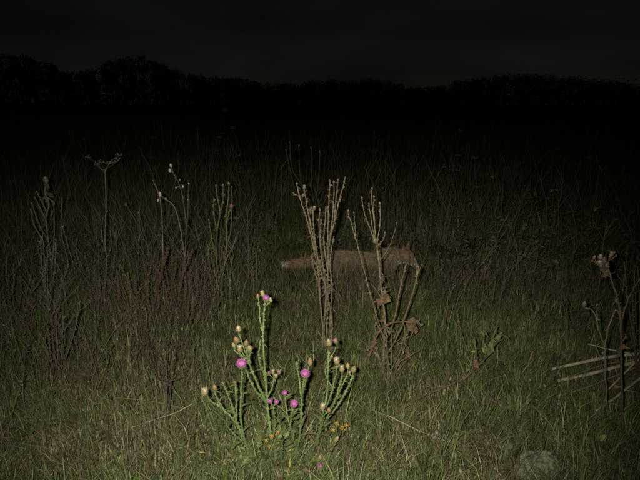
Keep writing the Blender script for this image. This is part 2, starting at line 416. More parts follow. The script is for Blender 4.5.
def tufts(nt, per):
    u = rng.random(nt); Y = 1.2*(4.6/1.2)**u; X = rng.uniform(-1, 1, nt)*(Y*.7+.2)
    keep = drynoise(X, Y, 1.4, 80) > -.08; X, Y = X[keep], Y[keep]
    fy = rng.uniform(2.95, 3.42, 90); X = np.concatenate([X, fy*rng.uniform(-.02, .23, 90)]); Y = np.concatenate([Y, fy]); nt = len(X); idx = np.repeat(np.arange(nt), per); n = len(idx)
    sp_ = rng.uniform(.015, .04, nt)[idx]; base = np.stack([X[idx]+rng.normal(0, 1, n)*sp_, Y[idx]+rng.normal(0, 1, n)*sp_, gz_np(X, Y)[idx]-.01], 1)
    az = np.arctan2(base[:, 1]-Y[idx], base[:, 0]-X[idx]) + rng.normal(0, .5, n); h = np.where((Y > 2.9) & (X > -.1) & (X < .8), rng.uniform(.17, .27, nt), rng.uniform(.10, .20, nt))[idx]*rng.uniform(.5, 1.3, n)
    gr = rng.uniform(.5, 1, nt)[idx]; pick = np.where(rng.random(n) < gr, rng.integers(0, 4, n), rng.integers(4, 8, n))
    V, F, C = blades(base, h, az, np.clip(rng.normal(.75, .4, n), .05, 1.6), rng.uniform(.0025, .0062, n), PAL[pick]*rng.uniform(.7, 1.25, nt)[idx][:, None]*rng.uniform(.75, 1.2, n)[:, None], 5)
    tag(mesh_np('grass_tufts', M_blade, V, F, C), 'broad bladed green grass tufts growing out of the foreground turf', 'grass', kind='stuff')
tufts(620, 34)


# matted thatch lying almost flat between the tufts
def thatch():
    n = 32000; u = rng.random(n); Y = 1.15*(6.5/1.15)**u; X = rng.uniform(-1, 1, n)*(Y*.72+.3)
    base = np.stack([X, Y, gz_np(X, Y)+rng.uniform(0, .05, n)], 1)
    az = rng.uniform(0, 6.283, n); bend = rng.uniform(.9, 1.5, n); h = rng.uniform(.05, .2, n)
    pick = rng.choice([4, 5, 6, 7, 8, 9, 2], n, p=[.18, .22, .1, .2, .12, .1, .08])
    V, F, C = blades(base, h, az, bend*1.2, rng.uniform(.0018, .0038, n), PAL[pick]*rng.uniform(.5, 1.15, n)[:, None], 3)
    tag(mesh_np('grass_thatch', M_stalk, V, F, C), 'matted brown thatch of dead grass lying between the tufts', 'dead grass', kind='stuff')
thatch()

# small green leaves of low herbs in the turf
def herbs():
    nc = 1500; u = rng.random(nc); Y = 1.2*(5/1.2)**u; X = rng.uniform(-1, 1, nc)*(Y*.72+.2)
    keep = drynoise(X, Y, 1.9, 40) > .05; X, Y = X[keep], Y[keep]; mbV, mbF, mbC = [], [], []
    for x, y in zip(X, Y):
        z = gz(x, y); H = random.uniform(.02, .16)
        for q in range(random.randint(4, 10)):
            a = random.uniform(0, 6.283); L = random.uniform(.010, .026); p = Vector((x+random.gauss(0, .02), y+random.gauss(0, .02), z+H*random.random()+.01))
            d = Vector((math.cos(a), math.sin(a), random.uniform(-.2, .9))).normalized(); s_ = d.cross(Vector((0, 0, 1))).normalized(); nn = s_.cross(d)
            b = len(mbV); wv = L*random.uniform(.22, .42)
            mbV += [p, p+d*L*.5+s_*wv+nn*wv*.4, p+d*L-nn*L*.15, p+d*L*.5-s_*wv+nn*wv*.4]; mbF += [(b, b+1, b+2), (b, b+2, b+3)]
            c = random.choice([(.07, .115, .03), (.095, .14, .045), (.05, .08, .025), (.13, .14, .05), (.16, .12, .05)]); k_ = random.uniform(.6, 1.3); mbC += [tuple(v*k_ for v in c)]*4
    tag(mesh_np('low_herbs', M_blade, np.array([tuple(v) for v in mbV]), np.array(mbF), np.array(mbC)), 'small green leaves of low herbs scattered through the turf', 'herbs', kind='stuff')
herbs()

def leafy():
    V_, F_, C_ = [], [], []
    for _ in range(420):
        y = 3.6*(9/3.6)**random.random(); u = random.uniform(-.72, .72)
        if y < 4.2 and -.14 < u < .26: continue
        x = u*y; z = gz(x, y); H = random.uniform(.12, .42); g0 = random.choice([(.085, .11, .035), (.11, .12, .045), (.12, .10, .05), (.10, .078, .05), (.07, .085, .03)]); W = random.uniform(.05, .14)
        for q in range(random.randint(22, 46)):
            h_ = random.random(); p = Vector((x+random.gauss(0, W)*(1-.5*h_), y+random.gauss(0, W), z+H*h_)); a = random.uniform(0, 6.283); L = random.uniform(.02, .06)
            d = Vector((math.cos(a), math.sin(a), random.uniform(-.5, .8))).normalized(); s_ = d.cross(Vector((0, 0, 1))).normalized(); nn = s_.cross(d); ro = random.uniform(-1.4, 1.4); s_, nn = s_*math.cos(ro)+nn*math.sin(ro), nn*math.cos(ro)-s_*math.sin(ro); wv = L*random.uniform(.12, .34); b = len(V_)
            V_ += [p, p+d*L*.5+s_*wv+nn*wv*.4, p+d*L-nn*L*.2, p+d*L*.5-s_*wv+nn*wv*.4]; F_ += [(b, b+1, b+2), (b, b+2, b+3)]; k_ = random.uniform(.55, 1.35); C_ += [tuple(v*k_ for v in g0)]*4
    tag(mesh_np('leafy_weeds', M_blade, np.array([tuple(v) for v in V_]), np.array(F_), np.array(C_)), 'clumps of dim leafy weeds scattered through the field round and behind the fox', 'weeds', kind='stuff')
leafy()

# dead brown undergrowth: thin branching stalks, thick on the left and thin elsewhere
def stalk_stuff(name, label, spots, hmin, hmax, cols, r, twigs=3, scraps=9):
    V, F, C = [], [], []
    for x, y in spots:
        z = gz(x, y)-.01; H = random.uniform(hmin, hmax); a = random.uniform(0, 6.283); ln = random.gauss(.18, .2)
        c = random.choice(cols); kk = random.uniform(.6, 1.25); c = tuple(v*kk for v in c)
        def tube3(P, r0, r1):
            b = len(V)
            for i, p in enumerate(P):
                rr = r0+(r1-r0)*i/(len(P)-1)
                for j in range(3): V.append((p.x+rr*math.cos(2.094*j+a), p.y+rr*math.sin(2.094*j+a), p.z)); C.append(c)
            for i in range(len(P)-1):
                for j in range(3):
                    q = [b+3*i+j, b+3*i+(j+1) % 3, b+3*i+3+(j+1) % 3, b+3*i+3+j]; F.append((q[0], q[1], q[2])); F.append((q[0], q[2], q[3]))
        P = [Vector((x + math.cos(a)*ln*H*t*t + random.gauss(0, .006), y + math.sin(a)*ln*H*t*t, z + H*t*(1-.15*abs(ln)*t))) for t in (0, .3, .6, .85, 1)]
        tube3(P, r, r*.45)
        for _ in range(twigs):
            i = random.randint(1, 3); p = P[i].lerp(P[i+1], random.random()); th = random.uniform(0, 6.283); L = H*random.uniform(.08, .3)
            d = Vector((math.cos(th)*.6, math.sin(th)*.6, 1)).normalized(); tube3([p, p+d*L], r*.55, r*.3)
        for _ in range(scraps):
            i = random.randint(0, 3); p = P[i].lerp(P[i+1], random.random()); th = random.uniform(0, 6.283); L = random.uniform(.006, .02)
            d = Vector((math.cos(th), math.sin(th), random.uniform(-.8, .6))).normalized(); s_ = d.cross(Vector((0, 0, 1))).normalized()*L*random.uniform(.2, .4); b = len(V)
            up_ = Vector((0, 0, L*random.uniform(-.3, .3))); g_ = random.uniform(.7, 1.25); sc = tuple(v*g_ for v in c)
            for q in (p, p+d*L*.5+s_+up_, p+d*L, p+d*L*.5-s_+up_): V.append(tuple(q)); C.append(sc)
            F.append((b, b+1, b+2)); F.append((b, b+2, b+3))
    tag(mesh_np(name, M_stalk, np.array([tuple(v) for v in V]), np.array(F), np.array(C)), label, 'dead weeds', kind='stuff')
BR = [(.13, .10, .062), (.17, .135, .085), (.10, .078, .05), (.21, .17, .11), (.14, .098, .062), (.10, .088, .05), (.11, .115, .045)]
sp = []
while len(sp) < 950:
    y = 1.75*(5.0/1.75)**random.random(); x = random.uniform(-.76, -.15)*y
    if random.random() < left_w(np.array([x]), np.array([y]))[0]*.9 + .04: sp.append((x, y))
stalk_stuff('dead_undergrowth', 'thicket of thin dead brown weed stalks filling the left side', sp, .16, .46, BR, .0019)
sp = [(random.uniform(-.25, .74)*y, y) for y in (1.5*(5.2/1.5)**random.random() for _ in range(300))]
stalk_stuff('sparse_dead_stalks', 'sparse thin dead stalks standing in the turf right of the thistle', sp, .07, .22, BR, .0016, 3, 7)
sp = []
for _ in range(430):
    y = random.uniform(2.9, 3.5); u = random.gauss(.09, .08) if random.random() < .75 else random.uniform(-.2, .4); sp.append((u*y, y))
stalk_stuff('fox_side_weeds', 'thin brown weed stalks standing round the fox and hiding its legs', sp, .14, .38, [tuple(v*1.25 for v in c) for c in BR[:5]], .002, 4, 8)
sp = []
for _ in range(900):
    y = 2.9*(7.5/2.9)**random.random(); u = random.uniform(-.74, -.13) if random.random() < .68 else random.uniform(-.13, .74)
    if y > 3.75 or not -.12 < u < .24: sp.append((u*y, y))
stalk_stuff('tangled_weed_stalks', 'tangle of taller thin dead stalks between the standing weeds', sp, .26, .66, [tuple(v*1.2 for v in c) for c in BR] + [(.27, .22, .145), (.24, .19, .12)], .0022, 7, 18)
sp = []
while len(sp) < 1500:
    y = 4.8*(26/4.8)**random.random(); x = random.uniform(-.74, .74)*y; sp.append((x, y))
stalk_stuff('field_weeds', 'dim brown weed stalks of the dark field behind', sp, .3, .85, BR, .0036, 4, 8)
#PLANTS
# ------------------------------------------------------------------ fox walking to the right behind the dead thistles
def make_fox():
    Yf = 3.5; x0 = at(325, 262, Yf).x
    root_p = Vector((x0+.22, Yf, gz(x0+.22, Yf)))
    root = empty('fox', root_p, 'red fox with white tail tip walking right through the grass, head low', 'fox')
    mb = MB()
    def loft(path, n=14, lat=Vector((0, 1, 0))):
        b = len(mb.v); k = len(path)
        P = [Vector(p[:3]) for p in path]
        for i, p in enumerate(P):
            t = (P[min(i+1, k-1)] - P[max(i-1, 0)]).normalized(); sd = (lat - t*lat.dot(t)).normalized(); o = sd.cross(t)
            for j in range(n):
                a = 2*math.pi*j/n; mb.v.append(p + sd*math.cos(a)*path[i][3] + o*math.sin(a)*path[i][4])
        for i in range(k-1):
            for j in range(n): mb.f.append((b+i*n+j, b+i*n+(j+1) % n, b+(i+1)*n+(j+1) % n, b+(i+1)*n+j))
        mb.f.append(tuple(b+(k-1)*n+j for j in range(n))); mb.f.append(tuple(b+j for j in reversed(range(n))))
    X = lambda px: (px-325)*.00728 - .22      # along the body, from photo columns
    # trunk: rump, loin, ribcage, deep chest, shoulder
    loft([(X(321), 0, .285, .02, .025), (X(324), 0, .283, .055, .058), (X(331), 0, .256, .066, .070), (X(343), 0, .273, .058, .064), (X(357), 0, .266, .062, .065),
          (X(372), 0, .243, .070, .077), (X(384), 0, .250, .070, .087), (X(393), 0, .268, .060, .076), (X(398), 0, .275, .035, .045)])
    # neck
    loft([(X(385), 0, .285, .055, .07), (X(394), -.01, .300, .052, .062), (X(401), -.02, .306, .048, .054), (X(406), -.03, .306, .03, .04)])
    # tail: bushy, carried level, drooping slightly to the tip
    loft([(X(326), 0, .285, .02, .02), (X(321), .005, .275, .020, .020), (X(313), .012, .258, .026, .025), (X(304), .015, .246, .028, .026), (X(295), .012, .241, .023, .022), (X(288), .008, .240, .014, .014), (X(283), .005, .240, .006, .006)])
    # head in its own frame, turned towards the camera
    hb = len(mb.v)
    loft([(-.05, 0, .0, .03, .03), (-.035, 0, .0, .052, .047), (0, 0, 0, .062, .05), (.028, 0, -.006, .052, .044), (.048, 0, -.016, .032, .031), (.075, 0, -.025, .021, .021), (.10, 0, -.030, .016, .016), (.112, 0, -.030, .008, .009)])
    for sgn in (-1, 1):   # cheeks and ears
        loft([(-.01, sgn*.045, -.018, .012, .012), (-.012, sgn*.062, -.022, .024, .02), (-.02, sgn*.08, -.022, .006, .006)], 8, Vector((1, 0, 0)))
        loft([(-.02, sgn*.034, .03, .026, .014), (-.024, sgn*.042, .052, .024, .011), (-.028, sgn*.050, .074, .015, .008), (-.030, sgn*.055, .094, .004, .004)], 8)
    hm = Matrix.Translation((X(406), -.035, .312)) @ Matrix.Rotation(R(-30), 4, 'Z') @ Matrix.Rotation(R(16), 4, 'Y')
    for i in range(hb, len(mb.v)): mb.v[i] = hm @ mb.v[i]
    g = lambda x, y: gz(root_p.x+x, Yf+y) - root_p.z
    # front legs: shoulder, elbow (back), wrist, paw; hind legs: hip, knee (forward), hock (back), paw
    def front(xs, ys, xp):
        z = g(xp, ys)
        loft([(xs, ys*.8, .26, .034, .05), (xs-.015, ys, .20, .028, .036), (xs-.01, ys, .165, .021, .024), (xs*.4+xp*.6, ys, .085+z*.6, .015, .016), (xp-.004, ys, .035+z, .015, .015), (xp, ys, .014+z, .017, .016)], 9)
        loft([(xp-.012, ys, .012+z, .016, .012), (xp+.012, ys, .014+z, .019, .014), (xp+.034, ys, .010+z, .014, .010)], 9)
    def hind(xh, ys, xp):
        z = g(xp, ys)
        loft([(xh, ys*.75, .27, .04, .065), (xh+.03, ys, .215, .033, .05), (xh+.05, ys, .165, .025, .032), (xh*.5+xp*.5-.01, ys, .125+z*.5, .017, .022), (xp-.035, ys, .095+z, .013, .016), (xp-.02, ys, .05+z, .012, .013), (xp-.008, ys, .016+z, .015, .015)], 9)
        loft([(xp-.02, ys, .012+z, .014, .011), (xp+.008, ys, .013+z, .018, .013), (xp+.032, ys, .009+z, .013, .009)], 9)
    front(X(386), -.048, X(392)); front(X(386), .048, X(379)); hind(X(331), -.045, X(325)); hind(X(331), .045, X(338))
    tmp = bpy.data.objects.new('tmp', mb.mesh('tmp', M_fur, Vector())); link(tmp)
    rm = tmp.modifiers.new('r', 'REMESH'); rm.mode = 'VOXEL'; rm.voxel_size = .0065
    sm = tmp.modifiers.new('s', 'SMOOTH'); sm.factor = .5; sm.iterations = 3
    me = bpy.data.meshes.new_from_object(tmp.evaluated_get(bpy.context.evaluated_depsgraph_get())); me.name = 'body'
    bpy.data.objects.remove(tmp)
    nv = len(me.vertices); co = np.zeros(nv*3); me.vertices.foreach_get('co', co); co = co.reshape(-1, 3)
    nr = np.zeros(nv*3); me.vertex_normals.foreach_get('vector', nr) if hasattr(me, 'vertex_normals') else me.vertices.foreach_get('normal', nr); nr = nr.reshape(-1, 3)
    hi = np.array(hm.inverted()); hc = co @ hi[:3, :3].T + hi[:3, 3]     # head-frame coordinates
    RUST, GREYR, WHITE, BLACK = np.array((.19, .122, .068)), np.array((.208, .150, .094)), np.array((.36, .34, .29)), np.array((.03, .024, .02))
    col = np.tile(RUST, (nv, 1))
    def blend(c, wgt): col[:] = col*(1-wgt[:, None]) + c*wgt[:, None]
    sm01 = lambda v, a, b: np.clip((v-a)/(b-a), 0, 1)
    body = (co[:, 0] > X(324)) & (co[:, 0] < X(398))
    blend(GREYR, body*sm01(co[:, 2], .2, .27)*.7)
    blend(WHITE*.72, body*sm01(-co[:, 2], -.2, -.17)*sm01(co[:, 2], .14, .17)*.8)
    blend(WHITE, sm01(-co[:, 0], -X(290), -X(286)))
    inhead = (hc[:, 0] > -.06) & (np.abs(hc[:, 1]) < .11) & (hc[:, 2] < .11) & (hc[:, 2] > -.07) & (co[:, 0] > X(397))
    blend(WHITE, inhead*sm01(-hc[:, 2], .020, .032))
    blend(BLACK, inhead*sm01(hc[:, 2], .045, .062)*(hc[:, 0] < -.03))
    blend(WHITE*.6, ((co[:, 0] > X(394)) & (co[:, 2] < .25) & ~inhead)*.5)
    blend(BLACK, (~body | True)*sm01(-co[:, 2], -.12, -.06))
    a = me.attributes.new('col', 'FLOAT_COLOR', 'POINT'); a.data.foreach_set('color', np.concatenate([col, np.ones((nv, 1))], 1).astype(np.float32).ravel())
    me.materials.clear(); me.materials.append(M_fur); me.polygons.foreach_set('use_smooth', [True]*len(me.polygons))
    bo = link(bpy.data.objects.new('body', me), root)
    # fur: fine strands swept towards the tail
    n = 42000; k = rng.integers(0, nv, n); p = co[k] + rng.normal(0, .003, (n, 3)); d = nr[k]
    tail = co[k, 0] < X(322); head = inhead[k]; leg = co[k, 2] < .15
    L = np.where(head, .010, np.where(tail, .034, np.where(leg, .010, .028)))*rng.uniform(.6, 1.3, n)
    d = d*.55 + np.array((-1.0, 0, -.25)) + rng.normal(0, .34, (n, 3)); d /= np.linalg.norm(d, axis=1)[:, None]
    sd = np.cross(d, rng.normal(0, 1, (n, 3))); sd /= np.linalg.norm(sd, axis=1)[:, None]; wd = rng.uniform(.0009, .0022, n)[:, None]
    p = co[k] - d*.003
    V = np.stack([p-sd*wd, p+sd*wd, p+d*L[:, None]+np.array((0, 0, -.002))], 1).reshape(-1, 3); F = np.arange(n*3).reshape(-1, 3)
    fo = mesh_np('fur', M_fur, V, F, np.repeat(col[k]*np.clip(rng.lognormal(0, .38, n), .35, 2.2)[:, None], 3, 0)); fo.parent = root; fo['kind'] = 'stuff'
    for sgn in (-1, 1):
        e = MB(); c = hm @ Vector((.036, sgn*.032, .014)); e.egg(c, hm.to_3x3() @ Vector((.6, sgn*.7, .2)), .0085, .012, 10, 6); e.build('eye', M_eye, root)
    e = MB(); e.egg(hm @ Vector((.112, 0, -.024)), hm.to_3x3() @ Vector((1, 0, .2)), .010, .015, 10, 6); e.build('nose', M_nose, root)
make_fox()

T = None
# ------------------------------------------------------------------ flowering thistle in the foreground
T = Plant('flowering_thistle', 'green spiny thistle with pink flowers and cream heads in the foreground', 'thistle', 268, 470)
def gs(pts, parent=None, r0=.0042, r1=.0026, wings=.0042, foot=False, drift=None, yoff=0):
    return T.stem(pts, M_gstem, r0, r1, parent, drift, wings=wings, foot=foot, n=6, yoff=yoff)
def hd(c, kind, r, px=None, py=None, axis=None): T.head(px, py, kind, r, axis, parent=c)
A = gs([(272, 474), (271, 440), (268, 410), (265, 372), (263, 338), (265, 303)], foot=True, drift=.05, r0=.0055)
A2 = gs([(263, 340), (260, 320), (259, 302)], A, .003, .002, .003, drift=.02)
A3 = gs([(265, 312), (268, 304)], A, .0025, .002, .002, drift=-.02)
hd(A2, 'rust', .008, 258, 297); hd(A, 'cream', .009, 263, 295); hd(A3, 'pink', .010, 267, 300); hd(A3, 'cream', .007, 271, 301)
A4 = gs([(266, 385), (259, 360), (260, 342)], A, .003, .002, .004, drift=-.05); hd(A4, 'olive', .006)
B = gs([(268, 410), (258, 385), (251, 368), (248, 358), (246, 347)], A, .0038, .0024, .0045, drift=-.08)
for x, y, kd, r in ((239, 330, 'cream', .011), (237, 341, 'rust', .011), (246, 344, 'rust', .010), (240, 350, 'cream', .0125), (250, 349, 'bud', .011), (234, 346, 'bud', .008)):
    b = gs([(249, 362), ((249+x)/2, (362+y)/2+2), (x, y+4)], B, .0022, .0018, .0015, drift=random.uniform(-.03, .03)); hd(b, kd, r, x, y)
C = gs([(256, 474), (246, 445), (241, 420), (241, 395), (242, 371)], foot=True, drift=-.12, r0=.005); hd(C, 'pink', .0145, 242, 366, Vector((0, -.45, 1)))
C2 = gs([(262, 405), (254, 388), (247, 372), (245, 366)], A, .003, .002, .004, drift=-.1)
D = gs([(247, 448), (238, 425), (232, 405), (226, 390), (222, 382)], C, .0035, .0012, .005, drift=-.06)
D1 = gs([(236, 420), (222, 408), (212, 402), (207, 396)], D, .003, .002, .004, drift=-.05); hd(D1, 'cream', .0125, 205, 393)
D2 = gs([(220, 406), (216, 396), (215, 391)], D1, .0022, .0018, .003, drift=.02); hd(D2, 'bud', .009, 215, 388)
D3 = gs([(236, 415), (236, 395), (235, 383)], D, .0025, .0016, .004, drift=.05); hd(D3, 'olive', .007)
D4 = gs([(240, 440), (232, 432), (226, 424)], C, .0028, .001, .006, drift=-.1)
E = gs([(267, 400), (272, 388), (274, 379)], A, .003, .002, .004, drift=.06)
hd(E, 'cream', .009, 273, 373); hd(E, 'fade', .009, 279, 373); hd(E, 'fade', .006, 269, 374); hd(E, 'cream', .007, 276, 377)
Fs = gs([(290, 474), (298, 445), (301, 420), (302, 395), (304, 380)], foot=True, drift=-.08, r0=.0048); hd(Fs, 'pink', .0138, 305, 376, Vector((.1, -.4, 1)))
F1 = gs([(302, 395), (299, 378), (297, 368)], Fs, .0025, .0018, .003, drift=.04); hd(F1, 'olive', .008, 297, 364)
F2 = gs([(303, 388), (307, 375), (309, 367)], Fs, .0025, .0018, .003, drift=.04); hd(F2, 'rust', .009, 310, 363)
G = gs([(297, 448), (291, 430), (291, 418), (293, 409)], Fs, .003, .002, .004, drift=-.08); hd(G, 'pink', .011, 294, 405, Vector((.2, -.6, 1)))
G1 = gs([(291, 425), (286, 408), (285, 397)], G, .0025, .0018, .003, drift=.06); hd(G1, 'pink', .008, 285, 394, Vector((0, -.5, 1)))
G2 = gs([(272, 450), (275, 425), (273, 407)], A, .003, .002, .004, drift=-.06); hd(G2, 'pink', .0075, 271, 402, Vector((-.3, -.5, 1))); hd(G2, 'pink', .0075, 276, 403, Vector((.3, -.5, 1)))
Hs = gs([(302, 476), (314, 448), (322, 420), (327, 392), (328, 368), (329, 350)], foot=True, drift=.02, r0=.005); hd(Hs, 'cream', .0105, 329, 344, Vector((-.1, -.2, 1))); 
H0 = gs([(328, 362), (333, 354), (336, 347)], Hs, .0022, .0018, .002, drift=.03); hd(H0, 'fade', .009, 336, 342)
H1 = gs([(323, 418), (331, 395), (335, 378), (337, 366)], Hs, .0032, .0022, .004, drift=-.04); hd(H1, 'cream', .0105, 337, 362); 
H2 = gs([(318, 435), (330, 412), (338, 392), (342, 376)], Hs, .0034, .0022, .0045, drift=-.07); hd(H2, 'cream', .009, 342, 370); 
H3 = gs([(338, 392), (345, 380), (348, 371)], H2, .0025, .002, .003, drift=.02); hd(H3, 'bud', .009, 348, 367)
H4 = gs([(325, 424), (340, 402), (349, 385), (353, 375)], H2, .0032, .0022, .0045, drift=.04); hd(H4, 'bud', .0105, 353, 370); hd(H4, 'cream', .007, 349, 374)
H5 = gs([(330, 386), (325, 372), (331, 358)], H1, .002, .0015, .002, drift=.03); hd(H5, 'bud', .006, 332, 357)
I = gs([(312, 452), (320, 432), (324, 415)], Hs, .003, .002, .004, drift=-.14); hd(I, 'cream', .0105, 322, 408); hd(I, 'rust', .009, 329, 411)
J = gs([(318, 478), (328, 458), (335, 444)], foot=True, r0=.003, r1=.002, wings=.003, drift=-.1); hd(J, 'bud', .009, 336, 440, Vector((.4, -.2, 1)))
J1 = gs([(314, 478), (319, 462)], Hs, .0025, .002, .003, drift=-.12); hd(J1, 'bud', .009, 320, 458); hd(J1, 'pink', .007, 320, 465, Vector((0, -1, .3)))
random.seed(20)
for x0, y0, x1, y1 in ((250, 474, 234, 440), (258, 476, 252, 432), (264, 476, 258, 446), (278, 476, 282, 436), (284, 476, 279, 420), (294, 476, 307, 440), (306, 476, 312, 424), (298, 478, 318, 452), (268, 478, 248, 458), (276, 478, 290, 455), (310, 478, 332, 462), (262, 478, 240, 466), (286, 478, 300, 462)):
    c = gs([(x0, y0), ((x0+x1)/2+random.uniform(-3, 3), (y0+y1)/2), (x1, y1)], None, .0032, .0014, .006, foot=True, drift=random.uniform(-.14, .12), yoff=random.uniform(-.05, .08))
    if random.random() < .5: hd(c, 'olive', .006)
random.seed(21)
for c in T.curves:                                    # spiny stem leaves, largest near the ground
    for _ in range(max(1, len(c)//3)):
        q = c[random.randint(1, len(c)-2)]; low = max(.3, 1.25 - q.z*2.6); th = random.uniform(0, 6.283)
        mb = MB(); L = random.uniform(.025, .07)*low*1.4
        mb.leaf(q, Vector((math.cos(th), math.sin(th)*.8, random.uniform(.2, 1.1))), L, L*.13, curl=random.uniform(-.8, .2), lobes=6, spiny=.75, fold=.4, twist=random.uniform(-.6, .6)); mb.build('leaf', M_gleaf, T.root, T.base, smooth=False)
for _ in range(85):                                   # rosette of spiny leaves round the foot
    th = random.uniform(0, 6.283); q = T.base + Vector((math.cos(th)*random.uniform(.0, .12), math.sin(th)*random.uniform(0, .09), random.uniform(.005, .12))); L = random.uniform(.05, .11)
    mb = MB(); mb.leaf(q, Vector((math.cos(th), math.sin(th)*.8, random.uniform(.5, 2.2))), L, L*.10, curl=random.uniform(-.7, -.2), lobes=8, spiny=.8, fold=.45, twist=random.uniform(-.8, .8)); mb.build('leaf', random.choice([M_gleaf, M_gleaf, M_gstem]), T.root, T.base, smooth=False)

random.seed(23)
for _ in range(46):
    q = T.base + Vector((random.gauss(.0, .09), random.gauss(0, .06), random.uniform(.0, .06))); mb = MB(); th = random.uniform(0, 6.283); L = random.uniform(.06, .15)
    mb.leaf(q, Vector((math.cos(th)*.5, math.sin(th)*.5, 1)), L, random.uniform(.002, .0045), curl=random.uniform(-.8, .3), lobes=5, spiny=.6, fold=.5, twist=random.uniform(-1.5, 1.5)); mb.build('dry_leaf', random.choice([M_ylleaf, M_straw, M_olive, M_tan]), T.root, T.base, smooth=False)
# small yellow flowered herbs at the thistle's foot
def yellow_herb(label, px, py, heads):
    P = Plant('yellow_flower', label, 'flower', px, py, 'yellow flowers at the foot of the thistle')
    s0 = P.stem([(px, py), (px+1, (py+heads[0][1])/2), (heads[0][0], heads[0][1])], M_olive, .0018, .001, foot=True, drift=-.02)
    for i, (x, y) in enumerate(heads):
        c = s0 if i == 0 else P.stem([(px, (py+y)/2), ((px+x)/2, (py+2*y)/3), (x, y)], M_olive, .0012, .0008, s0, drift=random.uniform(-.05, .03))
        h = MB(); p = c[-1]
        for k_ in range(9):
            a = k_*.698+random.random()*.3; h.leaf(p, Vector((math.cos(a), math.sin(a)*.8-.3, .5)), random.uniform(.008, .013), .0035, curl=random.uniform(-.5, .3), lobes=1, spiny=.2)
        h.build('flower_head', M_yellow, P.root, P.base, smooth=False)
yellow_herb('small yellow flowers right of the foreground thistle', 336, 462, [(342, 428), (337, 424), (347, 426), (333, 431), (345, 431)])
yellow_herb('yellowed dry flowers low in the middle of the foreground thistle', 266, 474, [(266, 441), (272, 437), (261, 445), (278, 433), (269, 447), (280, 444)])

# ------------------------------------------------------------------ dead thistle in front of the fox
random.seed(33)
P = Plant('dead_thistle', 'tall pale dead thistle with many bare stems standing before the fox\'s tail', 'dead thistle', 325, 356)
def ds(pts, parent=None, r0=.0042, r1=.0024, bits=1.5, foot=False, m=M_straw, **k_): return P.stem(pts, m, r0, r1, parent, bits=bits, spines=1.2, foot=foot, n=6, jit=.0008, **k_)
a = ds([(322, 354), (323, 330), (320, 300), (319, 278), (314, 250), (307, 220), (300, 198), (297, 185)], r0=.006, foot=True); P.head(297, 184, 'dry', .008, parent=a)
b = ds([(326, 354), (324, 328), (326, 292), (321, 272), (316, 250), (310, 222), (306, 200), (304, 190)], r0=.006, foot=True); P.head(304, 188, 'dryfluff', .009, parent=b)
P.head(307, 202, 'dry', .010, parent=b); P.head(303, 196, 'dry', .009, parent=b); P.head(311, 209, 'dry', .010, parent=b)
c = ds([(316, 250), (314, 232), (313, 210)], b); P.head(314, 209, 'dryfluff', .009, parent=c)
d = ds([(328, 354), (327, 335), (327, 298), (323, 266), (321, 252), (319, 228), (320, 212)], r0=.005, foot=True); P.head(320, 210, 'dry', .007, parent=d)
d2 = ds([(322, 258), (320, 235), (321, 222)], d); P.head(321, 221, 'dry', .007, parent=d2)
e = ds([(331, 354), (332, 320), (328, 296), (328, 264), (330, 240), (336, 215), (340, 198), (345, 179)], r0=.006, foot=True); P.head(345, 178, 'dry', .006, parent=e)
f = ds([(328, 262), (328, 230), (329, 200), (330, 182)], e); P.head(330, 181, 'dry', .007, parent=f); P.head(328, 208, 'dry', .010, parent=f)
g = ds([(330, 240), (333, 212), (334, 184)], e); P.head(334, 182, 'dry', .009, parent=g)
h = ds([(333, 225), (336, 200), (338, 182)], e); P.head(338, 180, 'dry', .006, parent=h); P.head(337, 202, 'dry', .008, parent=h)
i_ = ds([(327, 270), (324, 245), (325, 222), (326, 208)], e); P.head(326, 207, 'dry', .007, parent=i_)
j = ds([(320, 290), (314, 268), (312, 255)], a, .003, .0015)
l = ds([(333, 352), (330, 326), (332, 290), (330, 262), (334, 236)], foot=True, r0=.004)
for _ in range(80):
    q = random.choice([a, b, d, e, l]); q = q[random.randint(0, int(len(q)*(.55 if random.random() < .6 else .9)))]; mb = MB(); th = random.uniform(0, 6.283)
    mb.leaf(q, Vector((math.cos(th)*.7, math.sin(th)*.7, random.uniform(-1, .4))), random.uniform(.025, .06), random.uniform(.003, .007), curl=random.uniform(-1, 1), lobes=4, fold=.9, twist=random.uniform(-2, 2)); mb.build('withered_leaf', random.choice([M_tan, M_brown, M_straw]), P.root, P.base, smooth=False)

# ------------------------------------------------------------------ dead thistle with brown curled leaves
random.seed(44)
P = Plant('dead_thistle', 'dead thistle with curled rusty leaves and bent arms before the fox\'s head', 'dead thistle', 383, 372)
a = ds([(383, 372), (384, 345), (385, 320), (381, 285), (379, 262), (377, 246)], r0=.0062, r1=.004, foot=True, bits=1.4)
tops = [((376, 244), (370, 228), (364, 212), (362, 199), 'dry'), ((376, 243), (372, 225), (369, 205), 'dry'), ((376, 242), (374, 222), (372, 202), (372, 190), 'dry'), ((377, 242), (380, 222), (380, 205), 'dry'), ((377, 245), (383, 240), (385, 234), 'dry'), ((376, 243), (374, 215), (374, 198), 'dry')]
for tp in tops:
    c = ds(list(tp[:-1]), a, .0026, .0016, .35); P.head(tp[-2][0], tp[-2][1]-1, tp[-1], .0065, parent=c)
P.head(375, 242, 'dryfluff', .010, parent=a)
c = ds([(384, 340), (372, 300), (362, 262), (356, 240), (351, 222), (348, 213)], a, .0028, .0018, .4); P.head(348, 211, 'dry', .0065, parent=c)
c2 = ds([(356, 240), (355, 225), (354, 214)], c, .002, .0015, .3); P.head(354, 213, 'dry', .006, parent=c2)
c3 = ds([(381, 262), (390, 245), (397, 222)], a, .0022, .0012, .2, m=M_tan)
e = ds([(388, 352), (394, 320), (400, 290), (406, 264)], a, .0042, .0034, .5, m=M_tan, drift=-.12)
